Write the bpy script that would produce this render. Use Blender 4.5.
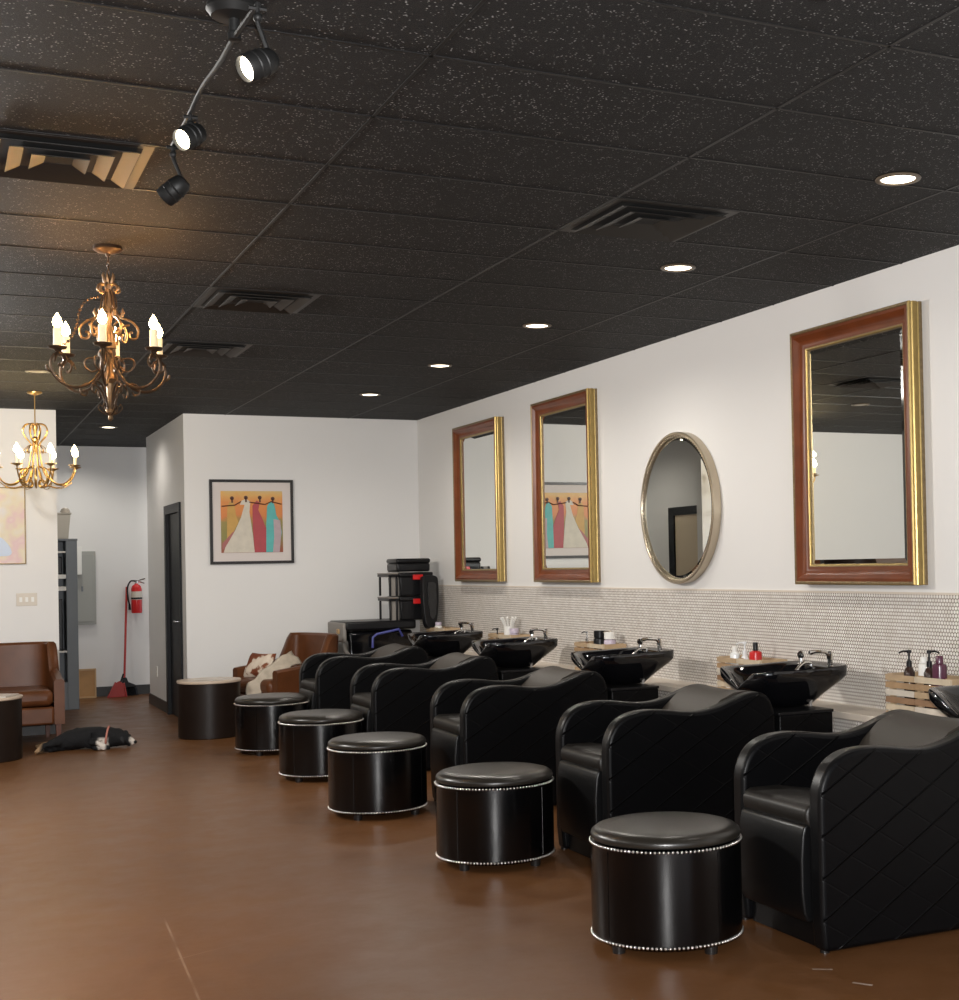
import bpy, math, random
from mathutils import Vector, Matrix
random.seed(7)
PI = math.pi
SC = bpy.context.scene
COL = SC.collection
for o in list(bpy.data.objects): bpy.data.objects.remove(o)

# ------------------------------------------------------------------ camera, world, lights, exposure
CAM_Z = 1.4668
cd = bpy.data.cameras.new('camera'); cam = bpy.data.objects.new('camera', cd); COL.objects.link(cam)
r_ = (0.8950025, -0.4456034, -0.0201998); u_ = (0.0123386, -0.0205360, 0.9997130); f_ = (0.4458904, 0.8949949, 0.0128817)
cam.matrix_world = Matrix(((r_[0], u_[0], -f_[0], 0), (r_[1], u_[1], -f_[1], 0), (r_[2], u_[2], -f_[2], CAM_Z), (0, 0, 0, 1)))
cd.sensor_width = 36; cd.lens = 1383.65 * 36 / 1000
cd.shift_x = -(621.944 - 479.5) / 1000; cd.shift_y = (545.234 - 500) / 1000
cd.clip_start = 0.05; cd.clip_end = 100
SC.camera = cam
SC.view_settings.view_transform = 'Standard'; SC.view_settings.look = 'None'
SC.view_settings.gamma = 1.0; SC.view_settings.use_curve_mapping = False
SC.view_settings.exposure = 0.35
w = bpy.data.worlds.new('world'); SC.world = w; w.use_nodes = True
w.node_tree.nodes['Background'].inputs[0].default_value = (0.75, 0.85, 1.0, 1)
w.node_tree.nodes['Background'].inputs[1].default_value = 1.0

def lamp(name, kind, loc, energy, color=(1, 1, 1), **k):
    d = bpy.data.lights.new(name, kind); d.energy = energy; d.color = color
    for a, b in k.items(): setattr(d, a, b)
    o = bpy.data.objects.new(name, d); COL.objects.link(o); o.location = loc
    return o
def aim(o, target):
    d = Vector(target) - Vector(o.location)
    o.rotation_euler = d.to_track_quat('-Z', 'Y').to_euler()

# the camera's own flash
fl = lamp('camera_flash', 'SPOT', (0.03, 0.0, CAM_Z + 0.12), 900, (1.0, 0.985, 0.97), spot_size=math.radians(110), spot_blend=0.6, shadow_soft_size=0.045)
aim(fl, (3.0, 6.5, 1.6))
# added fill panel behind the photographer, as if daylight through unseen storefront windows
dl = lamp('rear_fill_panel', 'AREA', (0.3, -2.35, 1.55), 40, (0.97, 0.98, 1.0), shape='RECTANGLE', size=6.6, size_y=2.2)
dl.rotation_euler = (PI / 2, 0, 0)

# ------------------------------------------------------------------ geometry of the place
H = 2.989; XW = 4.51; YB = 13.755; XL = 2.17; YL = 16.335; YF = 17.6
X_LEFT = -3.4; Y_FRONT = -2.5; XP = 1.035
G = 0.6096; GX0 = 1.346; GY0 = 3.909

# ------------------------------------------------------------------ material helpers
def mat(name, col, rough=0.5, metal=0.0, spec=0.5, coat=0.0, coat_rough=0.1, noise=None, bump=None, emit=None, strength=0, trans=0, sheen=0):
    """noise=(scale, amount) varies the colour; bump=(scale, strength, distance)."""
    m = bpy.data.materials.new(name); m.use_nodes = True
    nt = m.node_tree; b = nt.nodes['Principled BSDF']
    c4 = (*col, 1)
    b.inputs['Base Color'].default_value = c4
    b.inputs['Roughness'].default_value = rough; b.inputs['Metallic'].default_value = metal
    b.inputs['Specular IOR Level'].default_value = spec
    b.inputs['Coat Weight'].default_value = coat; b.inputs['Coat Roughness'].default_value = coat_rough
    b.inputs['Transmission Weight'].default_value = trans
    tc = nt.nodes.new('ShaderNodeTexCoord')
    if noise:
        n = nt.nodes.new('ShaderNodeTexNoise'); n.inputs['Scale'].default_value = noise[0]; n.inputs['Detail'].default_value = 4
        nt.links.new(tc.outputs['Object'], n.inputs['Vector'])
        mx = nt.nodes.new('ShaderNodeMix'); mx.data_type = 'RGBA'
        a = noise[1]
        mx.inputs['A'].default_value = (*[max(0, v * (1 - a)) for v in col], 1)
        mx.inputs['B'].default_value = (*[min(1, v * (1 + a)) for v in col], 1)
        nt.links.new(n.outputs['Fac'], mx.inputs['Factor']); nt.links.new(mx.outputs['Result'], b.inputs['Base Color'])
    if bump:
        n = nt.nodes.new('ShaderNodeTexNoise'); n.inputs['Scale'].default_value = bump[0]; n.inputs['Detail'].default_value = 5
        nt.links.new(tc.outputs['Object'], n.inputs['Vector'])
        bp = nt.nodes.new('ShaderNodeBump'); bp.inputs['Strength'].default_value = bump[1]; bp.inputs['Distance'].default_value = bump[2]
        nt.links.new(n.outputs['Fac'], bp.inputs['Height']); nt.links.new(bp.outputs['Normal'], b.inputs['Normal'])
    if emit:
        b.inputs['Emission Color'].default_value = (*emit, 1); b.inputs['Emission Strength'].default_value = strength
    return m

class NG:
    """small helper for math nodes"""
    def __init__(s, m): s.nt = m.node_tree; s.m = m
    def n(s, t): return s.nt.nodes.new(t)
    def L(s, a, b): s.nt.links.new(a, b)
    def M(s, op, a, b=None, c=None):
        q = s.n('ShaderNodeMath'); q.operation = op
        for i, v in enumerate((a, b, c)):
            if v is None: continue
            if isinstance(v, (int, float)): q.inputs[i].default_value = v
            else: s.L(v, q.inputs[i])
        return q.outputs[0]
    def mixc(s, f, a, b):
        q = s.n('ShaderNodeMix'); q.data_type = 'RGBA'
        for k, v in (('Factor', f), ('A', a), ('B', b)):
            if isinstance(v, (int, float)): q.inputs[k].default_value = v
            elif isinstance(v, tuple): q.inputs[k].default_value = (*v, 1)
            else: s.L(v, q.inputs[k])
        return q.outputs['Result']
    def noise(s, vec, sc, det=3, rough=0.5):
        q = s.n('ShaderNodeTexNoise'); q.inputs['Scale'].default_value = sc; q.inputs['Detail'].default_value = det; q.inputs['Roughness'].default_value = rough
        s.L(vec, q.inputs['Vector']); return q.outputs['Fac']
    def ramp(s, f, stops):
        q = s.n('ShaderNodeValToRGB'); cr = q.color_ramp
        while len(cr.elements) < len(stops): cr.elements.new(0.5)
        for e, (p, c) in zip(cr.elements, stops): e.position = p; e.color = (*c, 1)
        s.L(f, q.inputs[0]); return q.outputs[0]
    def mr(s, v, a, b, c=0.0, d=1.0):
        q = s.n('ShaderNodeMapRange'); s.L(v, q.inputs[0])
        for i, x in enumerate((a, b, c, d)): q.inputs[1 + i].default_value = x
        return q.outputs[0]

M = {}
M['wall'] = mat('wall_paint', (0.71, 0.70, 0.685), 0.42, spec=0.35, noise=(0.7, 0.02), bump=(90, 0.06, 0.002))
M['light_sink'] = mat('darkened_unseen_wall', (0.07, 0.068, 0.066), 0.5, spec=0.2)  # unseen left wall darkened to cut its bounce light and reflections
M['baseboard'] = mat('baseboard_rubber', (0.018, 0.018, 0.018), 0.45)
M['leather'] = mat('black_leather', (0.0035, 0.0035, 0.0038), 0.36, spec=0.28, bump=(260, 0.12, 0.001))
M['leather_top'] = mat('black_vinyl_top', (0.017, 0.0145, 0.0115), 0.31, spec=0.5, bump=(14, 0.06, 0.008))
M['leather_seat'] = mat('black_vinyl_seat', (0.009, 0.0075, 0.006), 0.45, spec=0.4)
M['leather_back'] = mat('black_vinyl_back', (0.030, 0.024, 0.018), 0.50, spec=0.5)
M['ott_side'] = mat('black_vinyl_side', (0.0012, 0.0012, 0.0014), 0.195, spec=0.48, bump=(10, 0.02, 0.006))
M['gloss_black'] = mat('glossy_black_acrylic', (0.004, 0.004, 0.005), 0.07, spec=0.6)
M['black_plastic'] = mat('black_plastic', (0.006, 0.006, 0.007), 0.33, spec=0.28)
M['black_metal'] = mat('black_metal', (0.008, 0.008, 0.008), 0.5, metal=0.0, spec=0.3)
M['chrome'] = mat('chrome', (0.85, 0.84, 0.82), 0.12, metal=1)
M['nail'] = mat('nailhead_nickel', (0.80, 0.76, 0.72), 0.28, metal=1)
M['foot'] = mat('black_wood_foot', (0.012, 0.010, 0.009), 0.35)
M['mirror'] = mat('mirror_glass', (0.90, 0.92, 0.89), 0.0, metal=1)
M['frame_wood'] = mat('cherry_frame_wood', (0.135, 0.034, 0.010), 0.32, spec=0.35, noise=(9, 0.45))
M['gold'] = mat('gold_leaf', (0.38, 0.27, 0.10), 0.36, metal=0.85, noise=(30, 0.2))
M['gold_dark'] = mat('antique_gold', (0.22, 0.16, 0.085), 0.4, metal=0.7, noise=(60, 0.5))
M['champagne'] = mat('champagne_metal', (0.50, 0.43, 0.33), 0.3, metal=0.9)
M['brown_leather'] = mat('brown_leather', (0.095, 0.032, 0.011), 0.36, spec=0.28, noise=(5, 0.45), bump=(40, 0.15, 0.003))
M['dark_wood'] = mat('espresso_wood', (0.012, 0.007, 0.005), 0.4, spec=0.25, noise=(12, 0.3))
M['table_top'] = mat('pale_wood_top', (0.52, 0.42, 0.33), 0.3, noise=(6, 0.15))
M['leg_wood'] = mat('leg_wood', (0.10, 0.035, 0.02), 0.4)
M['iron'] = mat('bronze_iron', (0.075, 0.048, 0.030), 0.4, metal=0.75, noise=(30, 0.4))
M['iron_gold'] = mat('rubbed_gold_iron', (0.20, 0.125, 0.065), 0.42, metal=0.75, noise=(25, 0.6))
M['brass'] = mat('brass', (0.50, 0.31, 0.11), 0.3, metal=0.9)
M['candle'] = mat('ivory_candle', (0.75, 0.66, 0.46), 0.5, emit=(1, 0.72, 0.35), strength=0.25)
M['flame'] = mat('lit_flame_bulb', (1, 0.9, 0.7), 0.3, emit=(1.0, 0.80, 0.42), strength=30)
M['diffuser'] = mat('lit_downlight', (1, 1, 1), 0.3, emit=(1.0, 0.88, 0.68), strength=5)
M['spot_bulb'] = mat('lit_spot_bulb', (1, 1, 1), 0.3, emit=(1.0, 0.88, 0.66), strength=7)
M['unlit'] = mat('unlit_lens', (0.45, 0.38, 0.28), 0.3)
M['can_trim'] = mat('dark_can_trim', (0.10, 0.075, 0.05), 0.35)
M['vent'] = mat('black_vent_metal', (0.018, 0.016, 0.014), 0.45, spec=0.35)
M['vent_pit'] = mat('vent_throat', (0.006, 0.006, 0.006), 0.8)
M['grid'] = mat('ceiling_tbar', (0.012, 0.0115, 0.0115), 0.45, spec=0.3, noise=(3.0, 0.9))
M['ledge'] = mat('ledge_cap', (0.62, 0.55, 0.47), 0.4)
M['door'] = mat('black_door_paint', (0.006, 0.0065, 0.008), 0.4, spec=0.2)
M['beige_panel'] = mat('beige_door_panel', (0.55, 0.45, 0.32), 0.5)
M['grey_metal'] = mat('grey_painted_steel', (0.16, 0.18, 0.20), 0.45)
M['panel_grey'] = mat('panel_grey', (0.33, 0.335, 0.31), 0.5)
M['white'] = mat('white_plastic', (0.78, 0.77, 0.73), 0.4)
M['offwhite'] = mat('aged_white_plastic', (0.60, 0.54, 0.46), 0.4)
M['red'] = mat('red_enamel', (0.55, 0.012, 0.012), 0.3)
M['red_plastic'] = mat('red_plastic', (0.42, 0.02, 0.015), 0.4)
M['kraft'] = mat('honey_wood', (0.45, 0.24, 0.08), 0.5, noise=(10, 0.2))
M['kraft_edge'] = mat('light_wood_edge', (0.50, 0.32, 0.15), 0.5)
M['bin'] = mat('translucent_bin', (0.50, 0.46, 0.38), 0.3)
for i, c in enumerate(((0.33, 0.21, 0.11), (0.52, 0.43, 0.31), (0.42, 0.30, 0.18), (0.26, 0.15, 0.08), (0.56, 0.50, 0.42))):
    M['slat%d' % i] = mat('pallet_wood_%s' % 'abcde'[i], c, 0.65, noise=(14, 0.35))
M['grey_plastic'] = mat('grey_plastic', (0.22, 0.20, 0.18), 0.45)
M['blue_plastic'] = mat('blue_strap', (0.06, 0.07, 0.28), 0.4)
M['clear'] = mat('clear_plastic', (0.80, 0.82, 0.82), 0.15)
M['purple'] = mat('plum_bottle', (0.09, 0.025, 0.05), 0.25)
M['lilac'] = mat('lilac_jar', (0.55, 0.48, 0.58), 0.35)
M['amber'] = mat('amber_bottle', (0.20, 0.08, 0.02), 0.2)
M['dark_bottle'] = mat('dark_bottle', (0.035, 0.018, 0.014), 0.15)
M['artmat'] = mat('picture_mat', (0.62, 0.56, 0.53), 0.5)
M['black_frame'] = mat('black_picture_frame', (0.012, 0.009, 0.008), 0.3)
M['paper'] = mat('magazine_paper', (0.55, 0.48, 0.42), 0.35)

def m_floor():
    m = mat('stained_concrete', (0.1, 0.05, 0.03), 0.36, spec=0.28); g = NG(m); b = g.nt.nodes['Principled BSDF']
    tc = g.n('ShaderNodeTexCoord').outputs['Object']
    n1 = g.noise(tc, 0.45, 5, 0.6); n2 = g.noise(tc, 5.0, 6, 0.6); n3 = g.noise(tc, 60.0, 3, 0.6)
    f = g.M('ADD', g.M('MULTIPLY', n1, 0.5), g.M('ADD', g.M('MULTIPLY', n2, 0.35), g.M('MULTIPLY', n3, 0.15)))
    c = g.ramp(f, [(0.30, (0.100, 0.041, 0.012)), (0.5, (0.126, 0.054, 0.020)), (0.72, (0.160, 0.070, 0.022))])
    # long pale scratches and a joint line worn into the slab
    sx = g.n('ShaderNodeSeparateXYZ'); g.L(tc, sx.inputs[0]); X, Y = sx.outputs[0], sx.outputs[1]
    tot = None
    for (x0, y0, x1, y1, wd, st) in [(0.86, 6.15, 0.79, 4.75, 0.004, 0.30), (0.9, 7.0, 1.75, 7.05, 0.004, 0.10), (0.75, 5.45, 1.45, 5.75, 0.004, 0.18),
                                      (0.8, 6.15, 1.7, 6.22, 0.004, 0.15), (2.80, 4.16, 2.86, 4.12, 0.008, 1.0), (2.83, 3.96, 2.87, 3.90, 0.008, 1.0), (1.0, 9.3, 1.9, 9.35, 0.006, 0.22)]:
        dx, dy = x1 - x0, y1 - y0; Ln = math.hypot(dx, dy); ux, uy = dx / Ln, dy / Ln
        px = g.M('SUBTRACT', X, x0); py = g.M('SUBTRACT', Y, y0)
        tt = g.M('ADD', g.M('MULTIPLY', px, ux), g.M('MULTIPLY', py, uy))
        dd = g.M('ABSOLUTE', g.M('SUBTRACT', g.M('MULTIPLY', px, -uy), g.M('MULTIPLY', py, -ux)))
        inside = g.M('MULTIPLY', g.M('GREATER_THAN', tt, 0.0), g.M('LESS_THAN', tt, Ln))
        v = g.M('MULTIPLY', g.M('MULTIPLY', inside, g.M('LESS_THAN', dd, wd)), g.M('MULTIPLY', g.mr(n2, 0.35, 0.6), st))
        tot = v if tot is None else g.M('MAXIMUM', tot, v)
    c2 = g.mixc(tot, c, (0.42, 0.33, 0.27))
    g.L(c2, b.inputs['Base Color'])
    g.L(g.mr(n2, 0.3, 0.7, 0.30, 0.44), b.inputs['Roughness'])
    bp = g.n('ShaderNodeBump'); bp.inputs['Strength'].default_value = 0.10; bp.inputs['Distance'].default_value = 0.01
    g.L(n2, bp.inputs['Height']); g.L(bp.outputs[0], b.inputs['Normal'])
    return m
M['floor'] = m_floor()

def m_ceiling():
    m = mat('black_acoustic_tile', (0.02, 0.02, 0.02), 0.70, spec=0.25); g = NG(m); b = g.nt.nodes['Principled BSDF']
    tc = g.n('ShaderNodeTexCoord').outputs['Object']
    vo = g.n('ShaderNodeTexVoronoi'); vo.inputs['Scale'].default_value = 80; g.L(tc, vo.inputs['Vector'])
    big = g.noise(tc, 1.6, 4, 0.6)
    sel = g.noise(tc, 38.0, 2)
    speck = g.M('MULTIPLY', g.mr(vo.outputs['Distance'], 0.30, 0.16), g.mr(sel, 0.46, 0.56))
    n = g.noise(tc, 170.0, 4, 0.7)
    base = g.ramp(n, [(0.3, (0.0050, 0.0050, 0.0054)), (0.7, (0.0175, 0.0172, 0.0175))])
    sp = g.M('MULTIPLY', speck, g.mr(big, 0.3, 0.6, 0.35, 0.9))
    g.L(g.mixc(sp, base, (0.34, 0.33, 0.33)), b.inputs['Base Color'])  # pale specks also carry the flash sparkle in their colour
    bp = g.n('ShaderNodeBump'); bp.inputs['Strength'].default_value = 0.5; bp.inputs['Distance'].default_value = 0.004
    g.L(g.M('ADD', n, speck), bp.inputs['Height']); g.L(bp.outputs[0], b.inputs['Normal'])
    return m
M['ceiling'] = m_ceiling()

def m_penny():
    m = mat('penny_round_mosaic', (0.7, 0.66, 0.6), 0.25, spec=0.5); g = NG(m); b = g.nt.nodes['Principled BSDF']
    tc = g.n('ShaderNodeTexCoord').outputs['Object']
    sx = g.n('ShaderNodeSeparateXYZ'); g.L(tc, sx.inputs[0]); Y, Z = sx.outputs[1], sx.outputs[2]
    P = 0.0215; R3 = P * math.sqrt(3)
    def cell(oy, oz):
        fy = g.M('SUBTRACT', g.M('FRACT', g.M('ADD', g.M('DIVIDE', Y, P), oy)), 0.5)
        fz = g.M('SUBTRACT', g.M('FRACT', g.M('ADD', g.M('DIVIDE', Z, R3), oz)), 0.5)
        a = g.M('MULTIPLY', fy, P); c = g.M('MULTIPLY', fz, R3)
        return g.M('SQRT', g.M('ADD', g.M('MULTIPLY', a, a), g.M('MULTIPLY', c, c)))
    d = g.M('MINIMUM', cell(100.0, 100.0), cell(100.5, 100.5))
    k = g.mr(d, 0.0098, 0.0086)
    n = g.noise(tc, 25, 2)
    til = g.ramp(n, [(0.3, (0.66, 0.62, 0.57)), (0.7, (0.80, 0.77, 0.73))])
    g.L(g.mixc(k, (0.12, 0.085, 0.06), til), b.inputs['Base Color'])
    g.L(g.mr(k, 0, 1, 0.8, 0.3), b.inputs['Roughness'])
    return m
M['penny'] = m_penny()

def m_quilt():
    m = mat('quilted_black_leather', (0.0022, 0.0022, 0.0026), 0.36, spec=0.13); g = NG(m); b = g.nt.nodes['Principled BSDF']
    tc = g.n('ShaderNodeTexCoord').outputs['Object']
    sx = g.n('ShaderNodeSeparateXYZ'); g.L(tc, sx.inputs[0]); X, Z = sx.outputs[0], sx.outputs[2]
    def fam(sl, amp, wdt):
        u = g.M('DIVIDE', g.M('ADD', Z, g.M('MULTIPLY', X, sl)), 0.155)
        f = g.M('ABSOLUTE', g.M('SUBTRACT', g.M('FRACT', g.M('ADD', u, 20.2)), 0.5))
        return g.M('MULTIPLY', g.mr(f, 0.5 - wdt, 0.5, 0.0, 1.0), amp)
    gr = g.M('SUBTRACT', fam(0.60, 0.10, 0.035), fam(-0.60, 0.75, 0.036))
    n = g.noise(tc, 230, 4)
    h = g.M('SUBTRACT', g.M('MULTIPLY', n, 0.06), gr)
    bp = g.n('ShaderNodeBump'); bp.inputs['Strength'].default_value = 0.95; bp.inputs['Distance'].default_value = 0.007
    g.L(h, bp.inputs['Height']); g.L(bp.outputs[0], b.inputs['Normal'])
    return m
M['quilt'] = m_quilt()

def m_cowhide():
    m = mat('cowhide', (0.5, 0.3, 0.2), 0.8, spec=0.2); g = NG(m); b = g.nt.nodes['Principled BSDF']
    tc = g.n('ShaderNodeTexCoord').outputs['Object']
    n = g.noise(tc, 7.0, 3, 0.5)
    g.L(g.ramp(n, [(0.44, (0.16, 0.045, 0.02)), (0.50, (0.20, 0.07, 0.035)), (0.54, (0.62, 0.52, 0.42)), (0.7, (0.70, 0.62, 0.52))]), b.inputs['Base Color'])
    return m
M['cowhide'] = m_cowhide()

def m_fur(name, stops, scale=90):
    """fur coloured along local x"""
    m = mat(name, (0.01, 0.01, 0.01), 0.75, spec=0.25); g = NG(m); b = g.nt.nodes['Principled BSDF']
    tc = g.n('ShaderNodeTexCoord').outputs['Object']
    sx = g.n('ShaderNodeSeparateXYZ'); g.L(tc, sx.inputs[0])
    x = g.M('ADD', sx.outputs[0], g.M('MULTIPLY', g.M('SUBTRACT', g.noise(tc, 14, 3), 0.5), 0.05))
    low = g.mr(sx.outputs[2], 0.105, 0.085); far = g.M('MAXIMUM', low, g.M('MAXIMUM', g.M('GREATER_THAN', sx.outputs[0], 0.66), g.M('LESS_THAN', sx.outputs[0], 0.1)))
    g.L(g.mixc(far, (0.008, 0.008, 0.009), g.ramp(g.mr(x, -0.05, 0.75), stops)), b.inputs['Base Color'])
    bp = g.n('ShaderNodeBump'); bp.inputs['Strength'].default_value = 0.8; bp.inputs['Distance'].default_value = 0.01
    g.L(g.noise(tc, scale, 5, 0.7), bp.inputs['Height']); g.L(bp.outputs[0], b.inputs['Normal'])
    return m
K = (0.008, 0.008, 0.009); W_ = (0.62, 0.56, 0.50); T_ = (0.34, 0.22, 0.12)
M['fur'] = m_fur('black_and_white_fur', [(0.0, T_), (0.085, T_), (0.12, K), (0.62, K), (0.645, W_), (0.705, W_), (0.73, K), (0.925, K), (0.95, W_), (1.0, W_)])

def m_art():
    m = mat('pale_abstract_print', (0.6, 0.5, 0.4), 0.35); g = NG(m); b = g.nt.nodes['Principled BSDF']
    tc = g.n('ShaderNodeTexCoord').outputs['Object']
    n = g.noise(tc, 2.6, 3, 0.55)
    g.L(g.ramp(n, [(0.30, (0.55, 0.58, 0.62)), (0.42, (0.62, 0.57, 0.52)), (0.5, (0.64, 0.55, 0.38)), (0.58, (0.62, 0.42, 0.42)), (0.68, (0.68, 0.60, 0.48))]), b.inputs['Base Color'])
    return m
M['pale_art'] = m_art()
def m_sunset():
    m = mat('orange_painted_ground', (0.7, 0.3, 0.05), 0.4); g = NG(m); b = g.nt.nodes['Principled BSDF']
    tc = g.n('ShaderNodeTexCoord').outputs['Object']
    sx = g.n('ShaderNodeSeparateXYZ'); g.L(tc, sx.inputs[0])
    z = g.M('ADD', sx.outputs[2], g.M('MULTIPLY', g.M('SUBTRACT', g.noise(tc, 9, 3), 0.5), 0.14))
    g.L(g.ramp(g.mr(z, -0.32, 0.32), [(0.0, (0.30, 0.05, 0.03)), (0.25, (0.22, 0.20, 0.05)), (0.5, (0.28, 0.22, 0.06)), (0.6, (0.62, 0.20, 0.05)), (0.8, (0.66, 0.25, 0.06)), (0.93, (0.66, 0.38, 0.11)), (1, (0.60, 0.42, 0.18))]), b.inputs['Base Color'])
    return m
M['sunset'] = m_sunset()
for nm, c in dict(gold_robe=(0.52, 0.30, 0.07), white_robe=(0.58, 0.53, 0.44), crimson_robe=(0.38, 0.05, 0.06), teal_robe=(0.09, 0.40, 0.38), mauve_robe=(0.42, 0.32, 0.34), painted_skin=(0.10, 0.035, 0.02), rose=(0.36, 0.12, 0.11)).items():
    M[nm] = mat(nm, c, 0.45, noise=(18, 0.15))

# ------------------------------------------------------------------ mesh helpers
class MB:
    def __init__(s): s.v = []; s.f = []; s.mi = []
    def add(s, vs, fs, mi=0):
        o = len(s.v); s.v += [tuple(p) for p in vs]
        s.f += [tuple(i + o for i in f) for f in fs]; s.mi += [mi] * len(fs); return s
    def box(s, x0, x1, y0, y1, z0, z1, mi=0, rot=None, taper=None):
        vs = [(x, y, z) for x in (x0, x1) for y in (y0, y1) for z in (z0, z1)]
        if taper:
            cx, cy = (x0 + x1) / 2, (y0 + y1) / 2
            vs = [((cx + (x - cx) * taper, cy + (y - cy) * taper, z) if z == z0 else (x, y, z)) for x, y, z in vs]
        if rot: vs = [tuple(rot @ Vector(p)) for p in vs]
        return s.add(vs, [(0, 1, 3, 2), (4, 6, 7, 5), (0, 4, 5, 1), (2, 3, 7, 6), (0, 2, 6, 4), (1, 5, 7, 3)], mi)
    def lathe(s, prof, c=(0, 0, 0), seg=24, mi=0, mtx=None, cap=True):
        vs = []; n = len(prof)
        for k in range(seg):
            a = 2 * PI * k / seg
            for r, z in prof:
                p = Vector((r * math.cos(a), r * math.sin(a), z))
                if mtx is not None: p = mtx @ p
                vs.append((p.x + c[0], p.y + c[1], p.z + c[2]))
        fs = [(k * n + j, ((k + 1) % seg) * n + j, ((k + 1) % seg) * n + j + 1, k * n + j + 1) for k in range(seg) for j in range(n - 1)]
        if cap:
            fs.append(tuple(k * n for k in reversed(range(seg)))); fs.append(tuple(k * n + n - 1 for k in range(seg)))
        return s.add(vs, fs, mi)
    def tube(s, pts, rad, seg=8, mi=0, closed=False):
        pts = [Vector(p) for p in pts]; n = len(pts); rad = rad if isinstance(rad, (list, tuple)) else [rad] * n
        vs = []; prev = None
        for i, p in enumerate(pts):
            if closed: t = pts[(i + 1) % n] - pts[i - 1]
            else: t = pts[min(i + 1, n - 1)] - pts[max(i - 1, 0)]
            t = t.normalized() if t.length > 1e-9 else Vector((0, 0, 1))
            if prev is None:
                a = Vector((0, 0, 1)) if abs(t.z) < 0.9 else Vector((1, 0, 0)); nn = t.cross(a).normalized()
            else:
                nn = (prev - t * prev.dot(t)); nn = nn.normalized() if nn.length > 1e-6 else t.cross(Vector((0, 1, 0))).normalized()
            prev = nn; bb = t.cross(nn)
            for k in range(seg):
                a = 2 * PI * k / seg; q = p + (nn * math.cos(a) + bb * math.sin(a)) * rad[i]; vs.append(tuple(q))
        m_ = n if closed else n - 1
        fs = [(i * seg + k, ((i + 1) % n) * seg + k, ((i + 1) % n) * seg + (k + 1) % seg, i * seg + (k + 1) % seg) for i in range(m_) for k in range(seg)]
        if not closed: fs += [tuple(range(seg)), tuple((n - 1) * seg + k for k in reversed(range(seg)))]
        return s.add(vs, fs, mi)
    def sphere(s, c, r, seg=10, mi=0, sz=1.0):
        m_ = max(4, seg // 2); prof = [(max(1e-4, r * math.sin(PI * j / m_)), -r * sz * math.cos(PI * j / m_)) for j in range(m_ + 1)]
        return s.lathe(prof, c, seg, mi, cap=False)
    def prism(s, poly, a0, a1, axis='y', mi=0, side_mi=None):
        n = len(poly)
        def P(p, a): return (p[0], a, p[1]) if axis == 'y' else ((a, p[0], p[1]) if axis == 'x' else (p[0], p[1], a))
        vs = [P(p, a0) for p in poly] + [P(p, a1) for p in poly]
        o = len(s.v); s.add(vs, [(i, (i + 1) % n, n + (i + 1) % n, n + i) for i in range(n)], mi)
        s.f += [tuple(o + i for i in reversed(range(n))), tuple(o + n + i for i in range(n))]
        s.mi += [side_mi if side_mi is not None else mi] * 2
        return s
    def build(s, name, m, parent=None, smooth=False, bevel=0, bseg=3, sub=0, loc=None, auto=None):
        me = bpy.data.meshes.new(name); me.from_pydata(s.v, [], s.f)
        ms = m if isinstance(m, (list, tuple)) else [m]
        for q in ms: me.materials.append(M[q] if isinstance(q, str) else q)
        me.polygons.foreach_set('material_index', s.mi)
        me.update()
        import bmesh
        bm = bmesh.new(); bm.from_mesh(me); bmesh.ops.recalc_face_normals(bm, faces=bm.faces); bm.to_mesh(me); bm.free()
        if smooth or bevel or sub:
            me.polygons.foreach_set('use_smooth', [True] * len(me.polygons))
            if not sub and not (smooth == 'all'):
                try: me.set_sharp_from_angle(angle=math.radians(38))
                except Exception: pass
        o = bpy.data.objects.new(name, me); COL.objects.link(o)
        if parent is not None: o.parent = parent
        if loc is not None: o.location = loc
        if bevel:
            b = o.modifiers.new('bevel', 'BEVEL'); b.width = bevel; b.segments = bseg; b.limit_method = 'ANGLE'; b.angle_limit = math.radians(35); b.harden_normals = False
        if sub:
            b = o.modifiers.new('subdivision', 'SUBSURF'); b.levels = sub; b.render_levels = sub
        return o

def struct(o, label=None):
    o['kind'] = 'structure'
    if label: o['label'] = label
    return o
def thing(name, label, cat, loc=(0, 0, 0), rz=0, group=None):
    o = bpy.data.objects.new(name, None); COL.objects.link(o); o.empty_display_size = 0.1
    o.location = loc; o.rotation_euler = (0, 0, rz)
    o['label'] = label; o['category'] = cat
    if group: o['group'] = group
    return o
def tag(o, label, cat, group=None):
    o['label'] = label; o['category'] = cat
    if group: o['group'] = group
    return o
def dup(root, loc, rz=None, label=None):
    r = root.copy(); COL.objects.link(r); r.location = loc
    if rz is not None: r.rotation_euler = (0, 0, rz)
    if label: r['label'] = label
    def rec(a, b):
        for ch in list(a.children):
            c = ch.copy(); COL.objects.link(c); c.parent = b; rec(ch, c)
    rec(root, r)
    return r
def spline(pts, n=8, closed=False):
    """Catmull-Rom"""
    out = []; N = len(pts); P = [Vector(p) for p in pts]
    rng = range(N) if closed else range(N - 1)
    for i in rng:
        p0 = P[(i - 1) % N] if (closed or i > 0) else P[0]; p1 = P[i]; p2 = P[(i + 1) % N]; p3 = P[(i + 2) % N] if (closed or i + 2 < N) else P[-1]
        for k in range(n):
            t = k / n
            out.append(tuple(0.5 * ((2 * p1) + (-p0 + p2) * t + (2 * p0 - 5 * p1 + 4 * p2 - p3) * t * t + (-p0 + 3 * p1 - 3 * p2 + p3) * t ** 3)))
    if not closed: out.append(tuple(P[-1]))
    return out

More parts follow.
